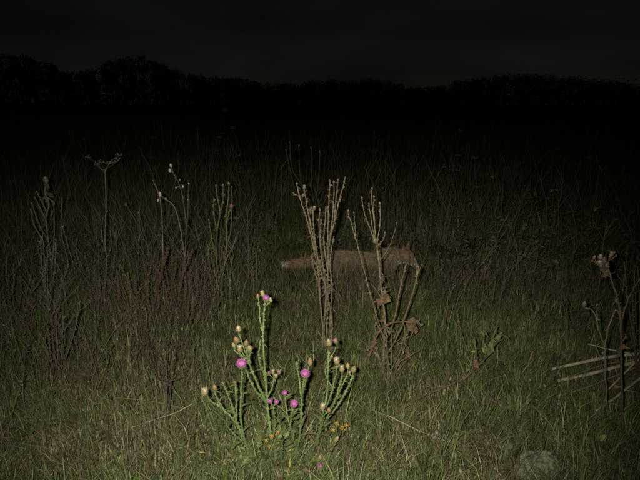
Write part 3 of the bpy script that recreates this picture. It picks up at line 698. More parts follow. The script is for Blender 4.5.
f = ds([(389, 362), (398, 335), (408, 308), (415, 285), (419, 266)], a, .0042, .0034, .5, m=M_tan, drift=-.15)
f2 = ds([(419, 268), (416, 262), (415, 260)], f, .002, .001, .2, m=M_tan); f3 = ds([(419, 268), (422, 264)], f, .002, .001, .2, m=M_tan)
g = ds([(366, 368), (372, 348), (380, 331), (392, 323), (404, 322), (416, 323)], None, .0055, .0036, .7, m=M_dry, foot=True, drift=-.1)
h = ds([(372, 350), (364, 362), (358, 374)], g, .0038, .002, .8, m=M_tan)
h2 = ds([(388, 350), (396, 362), (404, 356), (408, 335), (409, 320)], a, .003, .002, .6, m=M_tan)
h3 = ds([(390, 362), (408, 352), (412, 372), (416, 398)], None, .003, .002, .9, m=M_brown, drift=-.05)
for x, y, an, L, W in ((387, 302, 60, .06, .020), (388, 300, 10, .05, .018), (382, 304, 150, .05, .016), (378, 302, 200, .04, .013), (376, 312, 230, .04, .010), (384, 318, 250, .045, .012), (389, 322, 280, .05, .012),
                       (418, 322, -20, .07, .022), (416, 324, -60, .05, .015), (374, 326, 240, .035, .010), (376, 305, 120, .03, .01), (404, 345, 280, .05, .012), (412, 352, 250, .04, .01), (373, 350, 250, .05, .012), (414, 366, -70, .05, .011)):
    for q in range(2):
        P.leaf(x+random.uniform(-2, 2), y+random.uniform(-2, 2), an+random.uniform(-25, 25), L*random.uniform(.7, 1.1), W, M_dry if q else random.choice([M_dry, M_tan]), name='withered_leaf', curl=random.uniform(-1.1, 1.1), lobes=4, toward=random.uniform(-.5, .8), fold=.9, twist=random.uniform(-2, 2), parent=min(P.curves, key=lambda cc: min((qq-at(x, y, P.Y)).length for qq in cc)))
for _ in range(40):
    q = random.choice([P.curves[0], g, h, h2, h3]); q = q[random.randint(0, int(len(q)*.7))]; mb = MB(); th = random.uniform(0, 6.283)
    mb.leaf(q, Vector((math.cos(th)*.7, math.sin(th)*.7, random.uniform(-1.2, .2))), random.uniform(.03, .08), random.uniform(.004, .009), curl=random.uniform(-1, 1), lobes=4, fold=.9, twist=random.uniform(-2, 2)); mb.build('withered_leaf', random.choice([M_tan, M_brown, M_dry]), P.root, P.base, smooth=False)

# ------------------------------------------------------------------ olive thistle still carrying one faded pink flower
random.seed(55)
P = Plant('fading_thistle', 'slim olive green thistle with a faded pink flower, left of the fox', 'thistle', 219, 306)
a = ds([(217, 306), (219, 280), (216, 255), (217, 232), (220, 212), (217, 196), (216, 188)], r0=.006, m=M_olive, foot=True, bits=.8, r1=.003); P.head(216, 186, 'dry', .010, parent=a)
b = ds([(221, 306), (222, 285), (225, 262), (227, 240), (226, 218), (228, 202), (229, 186)], r0=.006, m=M_olive, foot=True, bits=.8, r1=.003); P.head(229, 184, 'olive', .009, parent=b)
c = ds([(220, 214), (223, 200), (223, 186)], a, m=M_olive, r0=.003, r1=.002); P.head(223, 185, 'dry', .007, parent=c)
d = ds([(226, 222), (229, 213), (231, 208)], b, m=M_olive, r0=.003, r1=.002); P.head(231, 207, 'fade', .013, axis=Vector((.3, -.8, .6)), parent=d)
e = ds([(217, 258), (212, 240), (209, 222)], a, m=M_olive, r0=.003, r1=.002); P.head(209, 220, 'olive', .007, parent=e)
f = ds([(217, 232), (214, 215), (214, 201)], a, m=M_olive, r0=.003, r1=.002); P.head(214, 200, 'dry', .009, parent=f)
g = ds([(227, 245), (231, 228), (232, 190)], b, m=M_olive, r0=.0025, r1=.002); P.head(232, 187, 'olive', .006, parent=g)
h = ds([(225, 262), (231, 250), (229, 240)], b, m=M_olive, r0=.002, r1=.0015)
i_ = ds([(218, 290), (211, 270), (208, 252), (212, 238)], a, m=M_olive, r0=.003, r1=.002)
j = ds([(214, 306), (206, 285), (203, 262)], m=M_brown, r0=.003, r1=.0015, foot=True)
for _ in range(18):
    q = random.choice([a, b, i_]); q = q[random.randint(0, len(q)-8)]; mb = MB(); th = random.uniform(0, 6.283)
    mb.leaf(q, Vector((math.cos(th), math.sin(th), random.uniform(-.3, 1))), random.uniform(.03, .06), .006, curl=random.uniform(-.8, .2), lobes=4, spiny=.7, fold=.6); mb.build('leaf', random.choice([M_olive, M_brown]), P.root, P.base, smooth=False)

# ------------------------------------------------------------------ dry weeds on the left
random.seed(66)
P = Plant('dry_weed', 'tall bare weed with tiny white seed heads on an arching branch', 'dry weed', 178, 322)
a = ds([(166, 322), (163, 280), (163, 245), (162, 220), (160, 198), (157, 190), (153, 180)], r0=.0042, r1=.0015, m=M_gray, bits=.3, foot=True)
b = ds([(186, 322), (185, 285), (185, 258), (186, 225), (183, 200), (179, 184), (173, 173)], r0=.0045, r1=.0018, m=M_brown, bits=.5, foot=True)
c = ds([(185, 258), (181, 232), (177, 214), (172, 204), (165, 199), (160, 195)], b, .0035, .0018, .2, m=M_gray)
d = ds([(186, 230), (188, 212), (188, 192), (189, 185)], b, .003, .0015, .4, m=M_brown)
for x, y, pr, r in ((171, 166, b, .010), (170, 171, b, .011), (176, 188, b, .008), (183, 187, b, .010), (160, 195, c, .011), (158, 201, c, .008), (189, 184, d, .007), (166, 199, c, .006), (188, 200, d, .006), (180, 180, b, .005)):
    q = min(pr, key=lambda v: (v-at(x, y, v.y)).length); s_ = MB(); tip = at(x, y, q.y); s_.tube([q, tip], [.0014, .001], 5); s_.build('branch', M_gray, P.root, P.base); P.head(x, y, 'pale', r*.8, Y=q.y)
random.seed(67)
P = Plant('dock_stalk', 'rusty brown seeding dock stalks below the white tipped weed', 'dock', 168, 336)
for pts in ([(160, 336), (158, 305), (160, 280), (164, 262), (168, 248)], [(176, 336), (178, 305), (182, 280), (188, 262), (193, 250)], [(166, 336), (168, 310), (166, 290), (158, 270)], [(184, 338), (188, 312), (190, 290), (189, 272)], [(150, 334), (152, 312), (157, 292), (160, 276)], [(172, 338), (172, 318), (176, 300), (174, 282)], [(156, 338), (150, 312), (148, 290), (151, 262)], [(190, 336), (194, 312), (198, 292), (196, 270)], [(180, 336), (184, 318), (180, 296), (184, 262)], [(164, 338), (162, 318), (170, 296), (176, 268)], [(168, 336), (174, 316), (170, 292), (163, 256)]):
    c = P.stem(pts, M_red, .0032, .0018, bits=.3, foot=True, n=6, drift=random.uniform(-.15, .15))
    s_ = MB()
    for q in range(len(c)//4, len(c)-1):
        for _ in range(7):
            p = c[q].lerp(c[q+1], random.random()); th = random.uniform(0, 6.283); s_.leaf(p, Vector((math.cos(th), math.sin(th), random.uniform(-.5, .8))), random.uniform(.008, .02), random.uniform(.003, .006), curl=random.uniform(-.6, .6), lobes=1, spiny=.2, fold=.5)
    s_.build('seed_cluster', M_red, P.root, P.base, smooth=False)['kind'] = 'stuff'

random.seed(70)
P = Plant('dry_umbellifer', 'tall thin dry stem with a ragged flat umbel on top, far left', 'dry weed', 107, 300)
a = ds([(106, 300), (107, 265), (105, 240), (106, 205), (105, 170)], r0=.0062, r1=.0035, m=M_gray, bits=.2, foot=True)
b = ds([(106, 255), (102, 235), (103, 215)], a, .003, .0015, .3, m=M_gray); b2 = ds([(107, 262), (111, 245), (110, 230)], a, .003, .0015, .3, m=M_gray)
for x, y in ((97, 165), (101, 163), (109, 164), (113, 163), (118, 161), (119, 156), (89, 158)):
    c = P.stem([(105, 170+random.choice((0, 2, 5, 9))), ((105+x)/2, (168+y)/2+random.uniform(-2, 4)), (x, y)], M_gray, .0016, .001, a, drift=random.uniform(-.08, .08)); u_ = MB()
    for k_ in range(9):
        d_ = Vector((random.gauss(0, 1), random.gauss(0, 1), random.uniform(.2, 1.2))).normalized(); u_.tube([c[-1], c[-1]+d_*.022], [.0008, .0007], 4); u_.egg(c[-1]+d_*.023, d_, .0035, .006, 5, 3)
    u_.build('umbel', M_gray, P.root, P.base, smooth=False)

random.seed(71)
P = Plant('dead_thistle', 'stout dead thistle with a thick crooked top at the far left', 'dead thistle', 51, 292)
a = ds([(52, 292), (51, 262), (48, 238), (46, 218), (49, 204), (45, 192), (47, 182)], r0=.007, r1=.005, m=M_gray, bits=1.2, foot=True); P.head(46, 181, 'dryfluff', .018, parent=a)
for pts in ([(47, 222), (40, 208), (35, 198)], [(46, 212), (42, 202), (37, 192)], [(50, 262), (42, 240), (33, 222), (31, 210)], [(52, 270), (54, 240), (54, 204)], [(48, 240), (39, 224), (32, 204)], [(52, 280), (57, 262), (56, 240)]):
    c = ds(pts, a, .0045, .003, 1.1, m=M_gray); P.head(None, None, 'dry', .009, parent=c)
for _ in range(16):
    q = a[random.randint(0, len(a)-1)]; mb = MB(); th = random.uniform(0, 6.283)
    mb.leaf(q, Vector((math.cos(th), math.sin(th), random.uniform(-1, 1))), random.uniform(.04, .08), .009, curl=random.uniform(-1, 1), lobes=4, spiny=.7, fold=.8, twist=1.5); mb.build('withered_leaf', random.choice([M_gray, M_brown]), P.root, P.base, smooth=False)
P = Plant('dead_thistle', 'bushy grey dead thistle leaning right beside the stout one, far left', 'dead thistle', 75, 292)
for pts, kd in (([(72, 292), (68, 262), (62, 236), (61, 222), (62, 199)], 'dry'), ([(76, 292), (74, 268), (68, 246), (63, 228)], 'dryfluff'), ([(80, 292), (80, 268), (76, 250), (77, 240)], 'dry'), ([(70, 292), (66, 270), (62, 256)], 'dry'), ([(84, 294), (84, 276), (80, 262)], 'dry')):
    c = ds(pts, None, .005, .0025, 1.5, m=M_gray, foot=True); P.head(None, None, kd, .010, parent=c)

random.seed(72)
P = Plant('dry_weed', 'thin dry stalk leaning left, topped by a yellowish bud', 'dry weed', 158, 276)
a = ds([(158, 276), (148, 248), (138, 226), (127, 206)], None, .0035, .002, .3, m=M_gray, foot=True); P.head(126, 205, 'drytan', .014, parent=a)
b = ds([(148, 250), (144, 232), (139, 214)], a, .0028, .002, .3, m=M_gray); P.head(139, 213, 'pale', .009, parent=b)
P = Plant('dry_weed', 'forked straw stalk standing in the grass below the yellowish bud', 'dry weed', 126, 312)
a = ds([(128, 312), (125, 292), (121, 278), (119, 266)], None, .003, .0015, .2, m=M_tan, foot=True); b = ds([(121, 280), (124, 268), (124, 256)], a, .002, .001, .2, m=M_tan)

def bushy(label, px, py, top, wid, m, n, seed, sm=None, lf=2, sz=.8):
    random.seed(seed); P = Plant('bushy_weed', label, 'dry weed', px, py, 'bushy dead brown weeds')
    for k_ in range(n):
        x1 = px + random.uniform(-1, 1)*wid; y1 = top + random.uniform(0, .45)*(py-top)*(.3+abs(x1-px)/wid); xm = px+(x1-px)*random.uniform(.2, .5)
        c = P.stem([(px+random.uniform(-4, 4), py), (xm, (py*2+y1)/3), ((xm+x1)/2+random.uniform(-2, 2), (py+2*y1)/3), (x1, y1)], m, .0034, .0014, bits=.5, foot=True, n=5, drift=random.uniform(-.25, .25), bitsize=.016*sz)
        s_ = MB()
        for q in range(len(c)//3, len(c)-1):
            for _ in range(lf):
                p = c[q].lerp(c[q+1], random.random()); th = random.uniform(0, 6.283); s_.leaf(p, Vector((math.cos(th), math.sin(th), random.uniform(-.6, .9))), random.uniform(.007, .02)*sz, random.uniform(.0016, .004)*sz, curl=random.uniform(-.8, .8), lobes=1, spiny=.2, fold=.6)
        s_.build('seed_cluster', sm or m, P.root, P.base, smooth=False)['kind'] = 'stuff'
        for _ in range(3):
            q = c[random.randint(len(c)//3, len(c)-1)]; b_ = MB(); d_ = Vector((random.gauss(0, .7), random.gauss(0, .7), 1)).normalized(); L = random.uniform(.04, .13); b_.tube([q, q+d_*L*.6+Vector((random.gauss(0, .006), 0, 0)), q+d_*L], [.0016, .0013, .0008], 5)
            for _ in range(lf+1): b_.leaf(q+d_*L*random.uniform(.4, 1), Vector((random.gauss(0, 1), random.gauss(0, 1), random.uniform(-.2, 1))), random.uniform(.007, .016)*sz, .003*sz, curl=random.uniform(-.8, .8), lobes=1, spiny=.2, fold=.6)
            b_.build('branch', m, P.root, P.base, smooth=False)
bushy('low bushy dead weed at the foot of the stout dead thistle, far left', 48, 325, 232, 20, M_gray, 8, 301, None, 3, 1)
bushy('bushy brown weed at the left edge of the picture', 14, 345, 262, 22, M_brown, 9, 302, None, 3, 1)
bushy('bushy brown weed under the ragged umbel stem', 104, 335, 250, 20, M_brown, 8, 303, None, 3, 1)
bushy('reddish bushy weed between the umbel stem and the rusty dock', 134, 338, 270, 16, M_red, 7, 304, M_brown, 3, 1)
bushy('dark bushy weed below the olive thistle', 206, 332, 262, 16, M_brown, 7, 305)
bushy('wiry brown weed in the nearer thicket, left of the bent straw', 60, 395, 300, 26, M_brown, 9, 306, None, 1, .7)
bushy('thin wiry weed left of the thistle\'s lowest cream head', 168, 425, 345, 18, M_brown, 5, 307, M_tan, 1, .6)
bushy('thin scrub of brown twigs left of the branching weed at the right edge', 582, 345, 285, 18, M_brown, 6, 308)
bushy('brown twiggy weed half out of the picture at the right edge', 640, 400, 262, 18, M_brown, 8, 309, M_tan, 1, .8)
bushy('thin brown twigs standing round the fox\'s head', 412, 306, 232, 18, M_brown, 7, 310)
bushy('short brown tangle at the foot of the rusty dead thistle', 392, 392, 325, 22, M_tan, 8, 311, M_brown, 1, .7)
# ------------------------------------------------------------------ bent straws and sticks that stand out
def straw(name, label, pts, m, r0, r1, Y=None, cat='straw', grp='long pale grass straws', drift=None, head=False):
    p0 = pts[0]; P = Plant(name, label, cat, p0[0], p0[1], grp, Y=Y)
    c = P.stem(pts, m, r0, r1, foot=True, drift=drift if drift is not None else random.uniform(-.05, .05), n=7, jit=.0006)
    mb = MB()
    for _ in range(2):
        q = c[random.randint(1, len(c)//2)]; th = random.uniform(0, 6.283); mb.strip(q, Vector((math.cos(th), math.sin(th), .9)), random.uniform(.05, .12), .0016, -.6, n=4)
    mb.build('leaf_blade', m, P.root, P.base)
    if head:
        s_ = MB()
        for q in c[int(len(c)*.75):]:
            for _ in range(5): s_.spike(q, Vector((random.gauss(0, .5), random.gauss(0, .5), 1)), random.uniform(.008, .018), .0012)
        s_.build('seed_head', m, P.root, P.base, smooth=False)
straw('grass_straw', 'long pale straw arching right, in the dead thicket on the left', [(92, 384), (96, 368), (104, 348), (114, 331), (126, 318)], M_straw, .0019, .0009)
straw('grass_straw', 'upright straw near the left edge of the dead thicket', [(18, 330), (23, 308), (29, 285), (31, 276)], M_straw, .0024, .001, head=True)
straw('grass_straw', 'thin straw leaning left in front of the rusty dock', [(138, 336), (136, 315), (131, 290), (122, 268)], M_straw, .0018, .0009, head=True)
straw('grass_straw', 'short bright straw in front of the rusty dock\'s right side', [(182, 324), (183, 306), (187, 290)], M_straw, .0022, .001)
straw('grass_straw', 'straw leaning right at the left foot of the bent straw', [(86, 420), (92, 402), (99, 385), (108, 362)], M_olive, .0018, .0009)
straw('grass_straw', 'thin upright straw left of the big pale dead thistle', [(309, 318), (308, 300), (306, 280), (305, 260)], M_tan, .0018, .001)
straw('grass_straw', 'thin straw right of the big pale dead thistle', [(345, 330), (346, 300), (346, 276), (347, 262)], M_tan, .0018, .001)
straw('grass_straw', 'brown straw leaning left among the right hand turf', [(474, 368), (466, 346), (460, 328), (457, 312)], M_tan, .0022, .0012, head=True)
straw('grass_straw', 'dark upright straw beside the thistle\'s leftmost cream head', [(193, 466), (194, 440), (195, 418), (196, 396)], M_brown, .002, .001)
straw('grass_straw', 'straw slanting left at the right edge above the fallen sticks', [(610, 402), (601, 360), (596, 345), (593, 320)], M_tan, .0022, .001)
straw('grass_straw', 'straw leaning in the dark turf at the left edge', [(8, 452), (9, 430), (14, 405), (20, 388)], M_tan, .0018, .0009)
straw('grass_straw', 'thin dark stem standing behind the olive thistle', [(252, 292), (251, 260), (251, 230), (252, 206)], M_brown, .003, .0016)

def stick(label, pts, zs, m, r0, r1, knots=0, name='fallen_stick', grp=None, side=()):
    """a stem lying on the turf: traced in the photo, each point given its height above the ground"""
    C0 = []
    for (x, y), z in zip(pts, zs):
        lo, hi = .6, 20
        for _ in range(36):
            md = (lo+hi)/2; p = at(x, y, md)
            if p.z > gz(p.x, p.y)+z: lo = md
            else: hi = md
        C0.append(at(x, y, lo))
    base = C0[0].copy(); base.z = gz(base.x, base.y); e = empty(name, base, label, 'stick', grp)
    C = crom(C0, 7); mb = MB(); k_ = len(C); mb.tube(C, [r0+(r1-r0)*i/(k_-1)+random.uniform(-.0003, .0004) for i in range(k_)], 7)
    mb.build('stem', m, e, base)
    for _ in range(knots):
        i = random.randint(2, k_-3); t = (C[i+1]-C[i]).normalized(); s_ = MB(); th = random.uniform(0, 6.283); d = (t*.8 + t.orthogonal()*math.cos(th)*.8 + Vector((0, 0, .4))).normalized(); L = random.uniform(.015, .06)
        s_.tube([C[i], C[i]+d*L*.6, C[i]+d*L+Vector((0, 0, -.004))], [r0*.55, r0*.4, r0*.2], 5); s_.build('twig', m, e, base)
    return e, C, base
stick('pale dry stem lying upper across the right edge', [(552, 369), (580, 363), (610, 357), (660, 352)], (.10, .15, .19, .24), M_stick, .0075, .009, 5, grp='pale sticks at the right edge')
stick('pale dry stem lying just below the topmost one at the right edge', [(557, 381), (590, 374), (620, 366), (662, 356)], (.07, .11, .15, .20), M_stick, .008, .0095, 4, grp='pale sticks at the right edge')
stick('thin tan stem under the two pale sticks at the right edge', [(558, 396), (585, 388), (615, 376), (655, 360)], (.06, .10, .14, .18), M_tan, .0045, .005, 5, grp='pale sticks at the right edge')
stick('thin stem rising to the right edge, lowest of the sticks', [(596, 411), (615, 398), (630, 386), (660, 364)], (.08, .11, .15, .2), M_stick, .004, .006, 3, grp='pale sticks at the right edge')
stick('short twig with pale tip crossing the stick ends at the right edge', [(588, 344), (612, 350), (645, 356)], (.22, .22, .22), M_stick, .003, .004, 2, grp='pale sticks at the right edge')
stick('thin twig lying between the two thick pale sticks at the right edge', [(572, 376), (600, 366), (625, 361), (655, 356)], (.1, .14, .17, .2), M_tan, .003, .004, 4, grp='pale sticks at the right edge')
stick('brown twig bending down to the left below the fan of sticks', [(576, 402), (592, 396), (612, 386), (650, 362)], (.05, .07, .1, .16), M_brown, .003, .004, 3, grp='pale sticks at the right edge')
stick('steep pale stick rising through the fan to the right edge', [(606, 392), (622, 376), (636, 362), (656, 346)], (.1, .15, .2, .26), M_stick, .0035, .005, 3, grp='pale sticks at the right edge')
stick('thin pale straw lying on the turf below the rusty thistle', [(387, 415), (405, 424), (424, 433), (446, 441)], (.10, .09, .07, .05), M_stick, .0018, .0022, 1, name='fallen_straw')
stick('pale stem lying across the turf left of the thistle', [(116, 398), (140, 400), (160, 403), (182, 408)], (.16, .14, .12, .10), M_olive, .0016, .002, 1, name='fallen_straw')
stick('pale stem slanting up to the right, left of the thistle', [(119, 432), (150, 421), (175, 413), (192, 404)], (.06, .08, .1, .13), M_stick, .0018, .002, 2, name='fallen_straw')
stick('pale stem lying at the bottom edge left of centre', [(84, 458), (98, 468), (112, 480), (120, 488)], (.05, .05, .05, .05), M_stick, .002, .0022, 0, name='fallen_straw')
stick('short pale straw at the bottom edge beside the stone', [(494, 468), (500, 474), (506, 484)], (.06, .05, .05), M_stick, .0022, .0024, 0, name='fallen_straw')

# fallen brown stem with a green leaf at its end
random.seed(80)
e, C, base = stick('fallen knotty brown stem with a drooping green leaf at its tip', [(396, 412), (418, 398), (440, 389), (462, 379), (478, 366), (490, 352), (500, 334)], (.06, .09, .10, .12, .15, .18, .22), M_brown, .0075, .004, 9, name='fallen_thistle_stem')
for x, y, an, L, W, m in ((489, 352, 75, .065, .016, M_olive), (487, 352, 100, .05, .014, M_gleaf), (476, 368, 80, .05, .012, M_dry), (448, 388, 160, .04, .012, M_dry), (462, 380, 30, .04, .010, M_dry), (496, 340, 60, .05, .012, M_olive)):
    q = min(C, key=lambda v: (v-at(x, y, v.y)).length); mb = MB(); mb.leaf(q, Vector((math.cos(R(an)), -.3, math.sin(R(an)))), L, W, up=Vector((0, -.8, .5)), curl=-.7, lobes=7, spiny=.3, fold=.6, twist=1.2); mb.build('leaf', m, e, base, smooth=False)

for x0, y0, x1, y1 in ((478, 366, 474, 342), (483, 360, 484, 330), (490, 352, 497, 326), (470, 374, 466, 352), (486, 356, 492, 336), (494, 344, 503, 334)):
    q = min(C, key=lambda v: (v-at(x0, y0, v.y)).length); t_ = at(x1, y1, q.y+random.uniform(-.05, .05)); b_ = MB(); mid = (q+t_)*.5+Vector((random.gauss(0, .008), 0, 0)); b_.tube([q, mid, t_], [.0024, .002, .0012], 6); b_.build('twig', M_olive, e, base)
    for k_ in range(7):
        mb = MB(); f_ = random.random(); mb.leaf(q.lerp(t_, f_), Vector((random.gauss(0, .8), random.gauss(-.3, .6), random.uniform(.1, 1))), random.uniform(.018, .04), random.uniform(.004, .008), curl=random.uniform(-.9, .2), lobes=4, spiny=.35, fold=.6, twist=random.uniform(-1, 1)); mb.build('leaf', random.choice([M_olive, M_olive, M_gleaf, M_dry, M_ylleaf]), e, base, smooth=False)
# ------------------------------------------------------------------ weed at the right edge
random.seed(81)
P = Plant('dry_weed', 'branching brown weed with withered flower clusters at the right edge', 'dry weed', 622, 440)
a = ds([(623, 440), (622, 400), (621, 360), (621, 325), (618, 300), (611, 278), (607, 262)], None, .0055, .0028, .4, m=M_brown, foot=True)
b = ds([(621, 325), (627, 302), (634, 288), (643, 276)], a, .0035, .0025, .3, m=M_brown); b2 = ds([(627, 303), (628, 298)], b, .002, .002, 0, m=M_brown); P.head(627, 297, 'drytan', .010, parent=b2)
c = ds([(621, 318), (616, 310), (612, 318), (606, 338), (605, 372), (608, 410)], a, .003, .002, .3, m=M_tan)
d = ds([(606, 345), (598, 328), (594, 312), (585, 308)], c, .0025, .0015, .3, m=M_tan); P.head(584, 305, 'drytan', .013, parent=d)
d2 = ds([(596, 322), (597, 312), (597, 306)], d, .002, .0012, .3, m=M_tan); P.head(597, 305, 'drytan', .006, parent=d2)
e_ = ds([(611, 278), (602, 268), (594, 262)], a, .002, .0013, .3, m=M_tan)
for x, y, r in ((614, 253, .009), (611, 255, .008), (616, 256, .007), (610, 257, .008), (604, 260, .010), (600, 258, .009), (594, 258, .008), (599, 264, .010), (592, 261, .007), (606, 266, .008)):
    q = at(x, y, a[-1].y+random.uniform(-.05, .05)); s_ = MB(); s_.tube([min(a+e_, key=lambda v: (v-q).length), q], [.0015, .0012], 5); s_.build('branch', M_tan, P.root, P.base); P.head(x, y, random.choice(['drytan', 'dry', 'dryfluff']), r*.95, Y=q.y)
for x, y, an in ((626, 343, 60), (628, 345, -20), (603, 262, 240), (597, 266, 250), (612, 272, 200), (623, 350, 250), (606, 300, 240), (620, 385, 200)):
    P.leaf(x, y, an, random.uniform(.03, .05), .011, random.choice([M_dry, M_tan, M_brown]), name='withered_leaf', curl=random.uniform(-1, 1), lobes=3, fold=.8, twist=random.uniform(-2, 2), parent=a)

# ------------------------------------------------------------------ stone, dead leaf, dead stub
random.seed(90)
p = ground_at(535, 476); st = bmesh.new(); bmesh.ops.create_icosphere(st, subdivisions=6, radius=1)
for v in st.verts:
    c = v.co; n_ = noise.fractal(c*1.3+Vector((4, 2, 7)), .9, 2, 5)*.22 + noise.noise(c*5)*.06 + noise.noise(c*15)*.02 + noise.noise(c*31)*.012 - .35*max(0, noise.noise(c*3.6+Vector((9, 1, 1)))-.18)
    v.co = Vector((c.x*.088, c.y*.065, c.z*.072))*(1+n_); v.co.z += .018 + .016*v.co.x/.08
me = bpy.data.meshes.new('stone'); st.to_mesh(me); me.materials.append(M_stone); me.polygons.foreach_set('use_smooth', [True]*len(me.polygons))
o = link(bpy.data.objects.new('stone', me)); o.location = (p.x, p.y, gz(p.x, p.y)+.012); tag(o, 'pale rough stone lying in the turf at the bottom right', 'stone')

def ground_leaf(label, px, py, z, m, L, W):
    p = ground_at(px, py); p.z = gz(p.x, p.y)+z
    # the height shifts the point nearer, so slide it back to where the photo shows it
    lo, hi = .6, 12
    for _ in range(36):
        md = (lo+hi)/2; q = at(px, py, md)
        if q.z > gz(q.x, q.y)+z: lo = md
        else: hi = md
    p = at(px, py, lo); mb = MB(); mb.leaf(p, Vector((1, .2, .35)), L, W, up=Vector((0, -.7, .7)), curl=.3, lobes=3, spiny=.15, fold=.3)
    mb.tube([p, p-Vector((L*.25, 0, z*.5)), p-Vector((L*.3, -.01, z))], [.0012, .001, .001], 5)
    o = bpy.data.objects.new('fallen_leaf', mb.mesh('fallen_leaf', m, p, False)); o.location = p; link(o); tag(o, label, 'leaf')
ground_leaf('orange brown dead leaf in the grass below the rusty dock', 164, 354, .09, M_dry, .05, .011)
ground_leaf('pale green leaf in the turf to the right of the thistle', 349, 437, .06, M_seed, .022, .008)
ground_leaf('pale leaf in the turf above the stone', 505, 448, .06, M_gleaf, .035, .012)
ground_leaf('yellow leaf in the dark turf at the bottom right', 598, 440, .06, M_ylleaf, .04, .011)

P = Plant('dead_stub', 'short dark broken stalk at the bottom edge left of the thistle', 'dead stalk', 124, 482)
c = ds([(123, 486), (124, 474), (126, 460)], None, .006, .005, .5, m=M_brown, foot=True, drift=0)

# ------------------------------------------------------------------ dim plants farther out
random.seed(91)
P = Plant('bare_weed', 'dim fan of tall bare stems rising behind the pale dead thistle', 'dry weed', 308, 232)
for pts in ([(305, 232), (300, 205), (292, 178), (286, 150)], [(307, 232), (305, 200), (300, 175), (299, 146)], [(309, 232), (310, 195), (312, 165), (311, 148)], [(311, 232), (316, 200), (319, 175), (320, 152)], [(308, 232), (303, 190), (292, 168), (290, 142)]):
    c = ds(pts, None, .0055, .003, .25, m=M_brown, foot=True); P.head(None, None, 'drytan', .010, parent=c)
P = Plant('autumn_shrub', 'low shrub with a few red leaves in the dark field on the right', 'shrub', 515, 262)
L_ = []
for pts in ([(512, 262), (508, 235), (502, 212), (503, 182)], [(515, 262), (514, 232), (520, 210), (526, 190)], [(518, 262), (522, 238), (530, 215), (538, 198)], [(516, 262), (528, 240), (540, 222)], [(510, 262), (500, 245), (494, 232)]):
    c = P.stem(pts, M_brown, .006, .002, foot=True, bits=.1, drift=random.uniform(-.3, .3), jit=.004); L_.append(c)
    for _ in range(6):
        q = c[random.randint(3, len(c)-1)]; d = Vector((random.gauss(0, 1), random.gauss(0, 1), random.uniform(0, 1))).normalized(); s_ = MB(); s_.tube([q, q+d*.07, q+d*.14+Vector((0, 0, .02))], [.002, .0015, .001], 5); s_.build('branch', M_brown, P.root, P.base)
        for u_ in range(5):
            mb = MB(); dd = Vector((random.gauss(0, 1), random.gauss(0, 1)-.4, random.uniform(-.4, .5))); mb.leaf(q+d*random.uniform(.04, .14), dd, random.uniform(.03, .05), .010, curl=-.3, lobes=2, spiny=.15)
            mb.build('leaf', random.choice([M_herb, M_herb, M_olive, M_brown, M_redleaf]), P.root, P.base, smooth=False)
for x, y in ((520, 193), (526, 197), (523, 198), (497, 234), (495, 243), (519, 240), (500, 244)):
    for _ in range(2):
        q = at(x+random.uniform(-2, 2), y+random.uniform(-1, 1), P.Y-.1); c = min(L_, key=lambda cc: min((v-q).length for v in cc)); n_ = min(c, key=lambda v: (v-q).length)
        s_ = MB(); s_.tube([n_, q], [.0015, .001], 5); s_.build('branch', M_brown, P.root, P.base)
        mb = MB(); mb.leaf(q, Vector((random.uniform(-1, 1), -.4, .2)), .06, .014, curl=-.2, lobes=2, spiny=.15); mb.build('leaf', M_redleaf, P.root, P.base, smooth=False)
for px, py, ty, lab in ((553, 250, 190, 'dim weed topped by one yellowish leaf, right of the red leaved shrub'), (597, 262, 208, 'dim weed with a yellow leaf on top near the right edge')):
    P = Plant('dim_weed', lab, 'dry weed', px, py)
    c = ds([(px, py), (px+2, (py*2+ty)/3), (px-1, (py+2*ty)/3), (px+1, ty)], None, .004, .002, .3, m=M_brown, foot=True)
    for _ in range(5):
        mb = MB(); mb.leaf(c[-1], Vector((random.gauss(0, 1), -.5, random.uniform(-.3, .8))), .05, .013, curl=-.3, lobes=3, spiny=.2); mb.build('leaf', M_ylleaf, P.root, P.base, smooth=False)
    for _ in range(6):
        mb = MB(); mb.leaf(c[random.randint(4, len(c)-3)], Vector((random.gauss(0, 1), -.5, random.uniform(-.3, .8))), .05, .011, curl=-.3, lobes=3, spiny=.2); mb.build('leaf', M_herb, P.root, P.base, smooth=False)

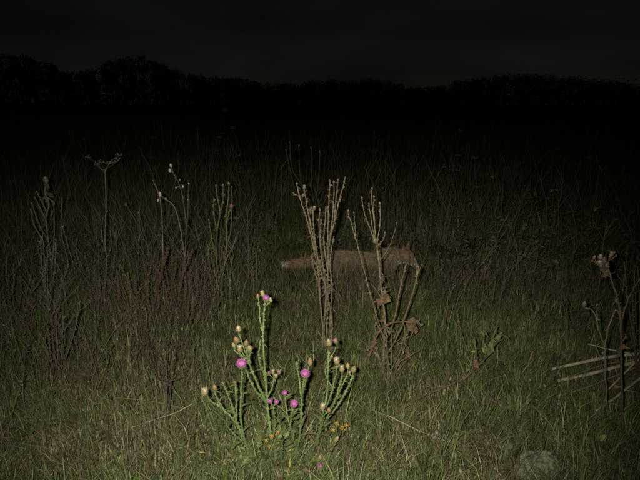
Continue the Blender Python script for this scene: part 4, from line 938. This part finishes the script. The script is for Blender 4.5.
# weeds that can only just be made out: one built with parts, copied and turned
def weed_proto(kind):
    r = random.Random(100+kind); e = empty('field_weed', (0, 0, 0), 'faint', 'dry weed', 'faint weed stalks in the dark field'); H = 1.0
    mbs = MB(); P_ = crom([Vector((0, 0, -.02)), Vector((r.uniform(-.04, .04), r.uniform(-.04, .04), .4*H)), Vector((r.uniform(-.1, .1), r.uniform(-.1, .1), H))], 6); mbs.tube(P_, [.006-.004*i/(len(P_)-1) for i in range(len(P_))], 5); mbs.build('stem', M_brown, e)
    for _ in range(6):
        p = P_[r.randint(5, len(P_)-1)]; th = r.uniform(0, 6.283); d = Vector((math.cos(th)*.5, math.sin(th)*.5, 1)).normalized(); L = r.uniform(.08, .28); b = MB(); b.tube([p, p+d*L*.6, p+d*L+Vector((0, 0, .02))], [.003, .002, .0015], 5); ob = b.build('branch', M_brown, e)
        s_ = MB(); t = p+d*L+Vector((0, 0, .02))
        if kind == 0:
            s_.egg(t, d, .012, .026, 7, 4, .4)
            for i in range(14): s_.spike(t, Vector((r.gauss(0, 1), r.gauss(0, 1), r.gauss(.4, 1))), .022, .002)
        elif kind == 1:
            for i in range(12):
                dd = Vector((r.gauss(0, 1), r.gauss(0, 1), r.uniform(.1, .7))).normalized(); s_.tube([t, t+dd*.05], [.001, .001], 4); s_.egg(t+dd*.052, dd, .006, .01, 5, 3)
        else:
            for i in range(26): s_.leaf(p.lerp(t, r.random()), Vector((r.gauss(0, 1), r.gauss(0, 1), r.uniform(-.3, 1))), .025, .007, lobes=1, spiny=.1)
        s_.build('seed_head', M_gray if kind == 1 else M_brown, ob)
    return e
def copy_tree(o, parent=None):
    c = o.copy(); scene.collection.objects.link(c); c.parent = parent
    for ch in list(o.children): copy_tree(ch, c)
    return c
random.seed(92)
protos = [weed_proto(i) for i in range(3)]; used = set()
spots = [(245, 205, .95), (262, 222, .6), (238, 190, 1.1), (420, 225, .7), (445, 235, .8), (478, 240, .7), (410, 215, .9), (370, 190, 1.0), (340, 190, .9), (565, 225, .8), (585, 215, 1.0), (620, 235, .9), (545, 205, .9), (490, 205, .8),
         (75, 230, .9), (20, 235, .8), (90, 215, 1.0), (130, 215, .8), (200, 225, .9), (10, 262, .6), (630, 215, .9), (455, 200, .9), (395, 200, .8), (270, 195, .9), (180, 205, .7), (60, 205, 1.0), (110, 200, .9), (150, 195, 1.0), (520, 190, 1.0), (600, 195, 1.0), (320, 180, 1.0), (430, 185, 1.0), (30, 190, 1.1), (215, 185, 1.1)]
for i, (x, y, h) in enumerate(spots):
    kx = random.randrange(3); o = protos[kx] if kx not in used else copy_tree(protos[kx]); used.add(kx)
    p = ground_at(x, y); o.location = (p.x, p.y, gz(p.x, p.y)); o.rotation_euler = (random.gauss(0, .05), random.gauss(0, .05), random.uniform(0, 6.28)); o.scale = (h*.9, h*.9, h*random.uniform(.7, 1.0))
    o['label'] = 'faint dry weed stalk barely visible in the dark field behind the fox'
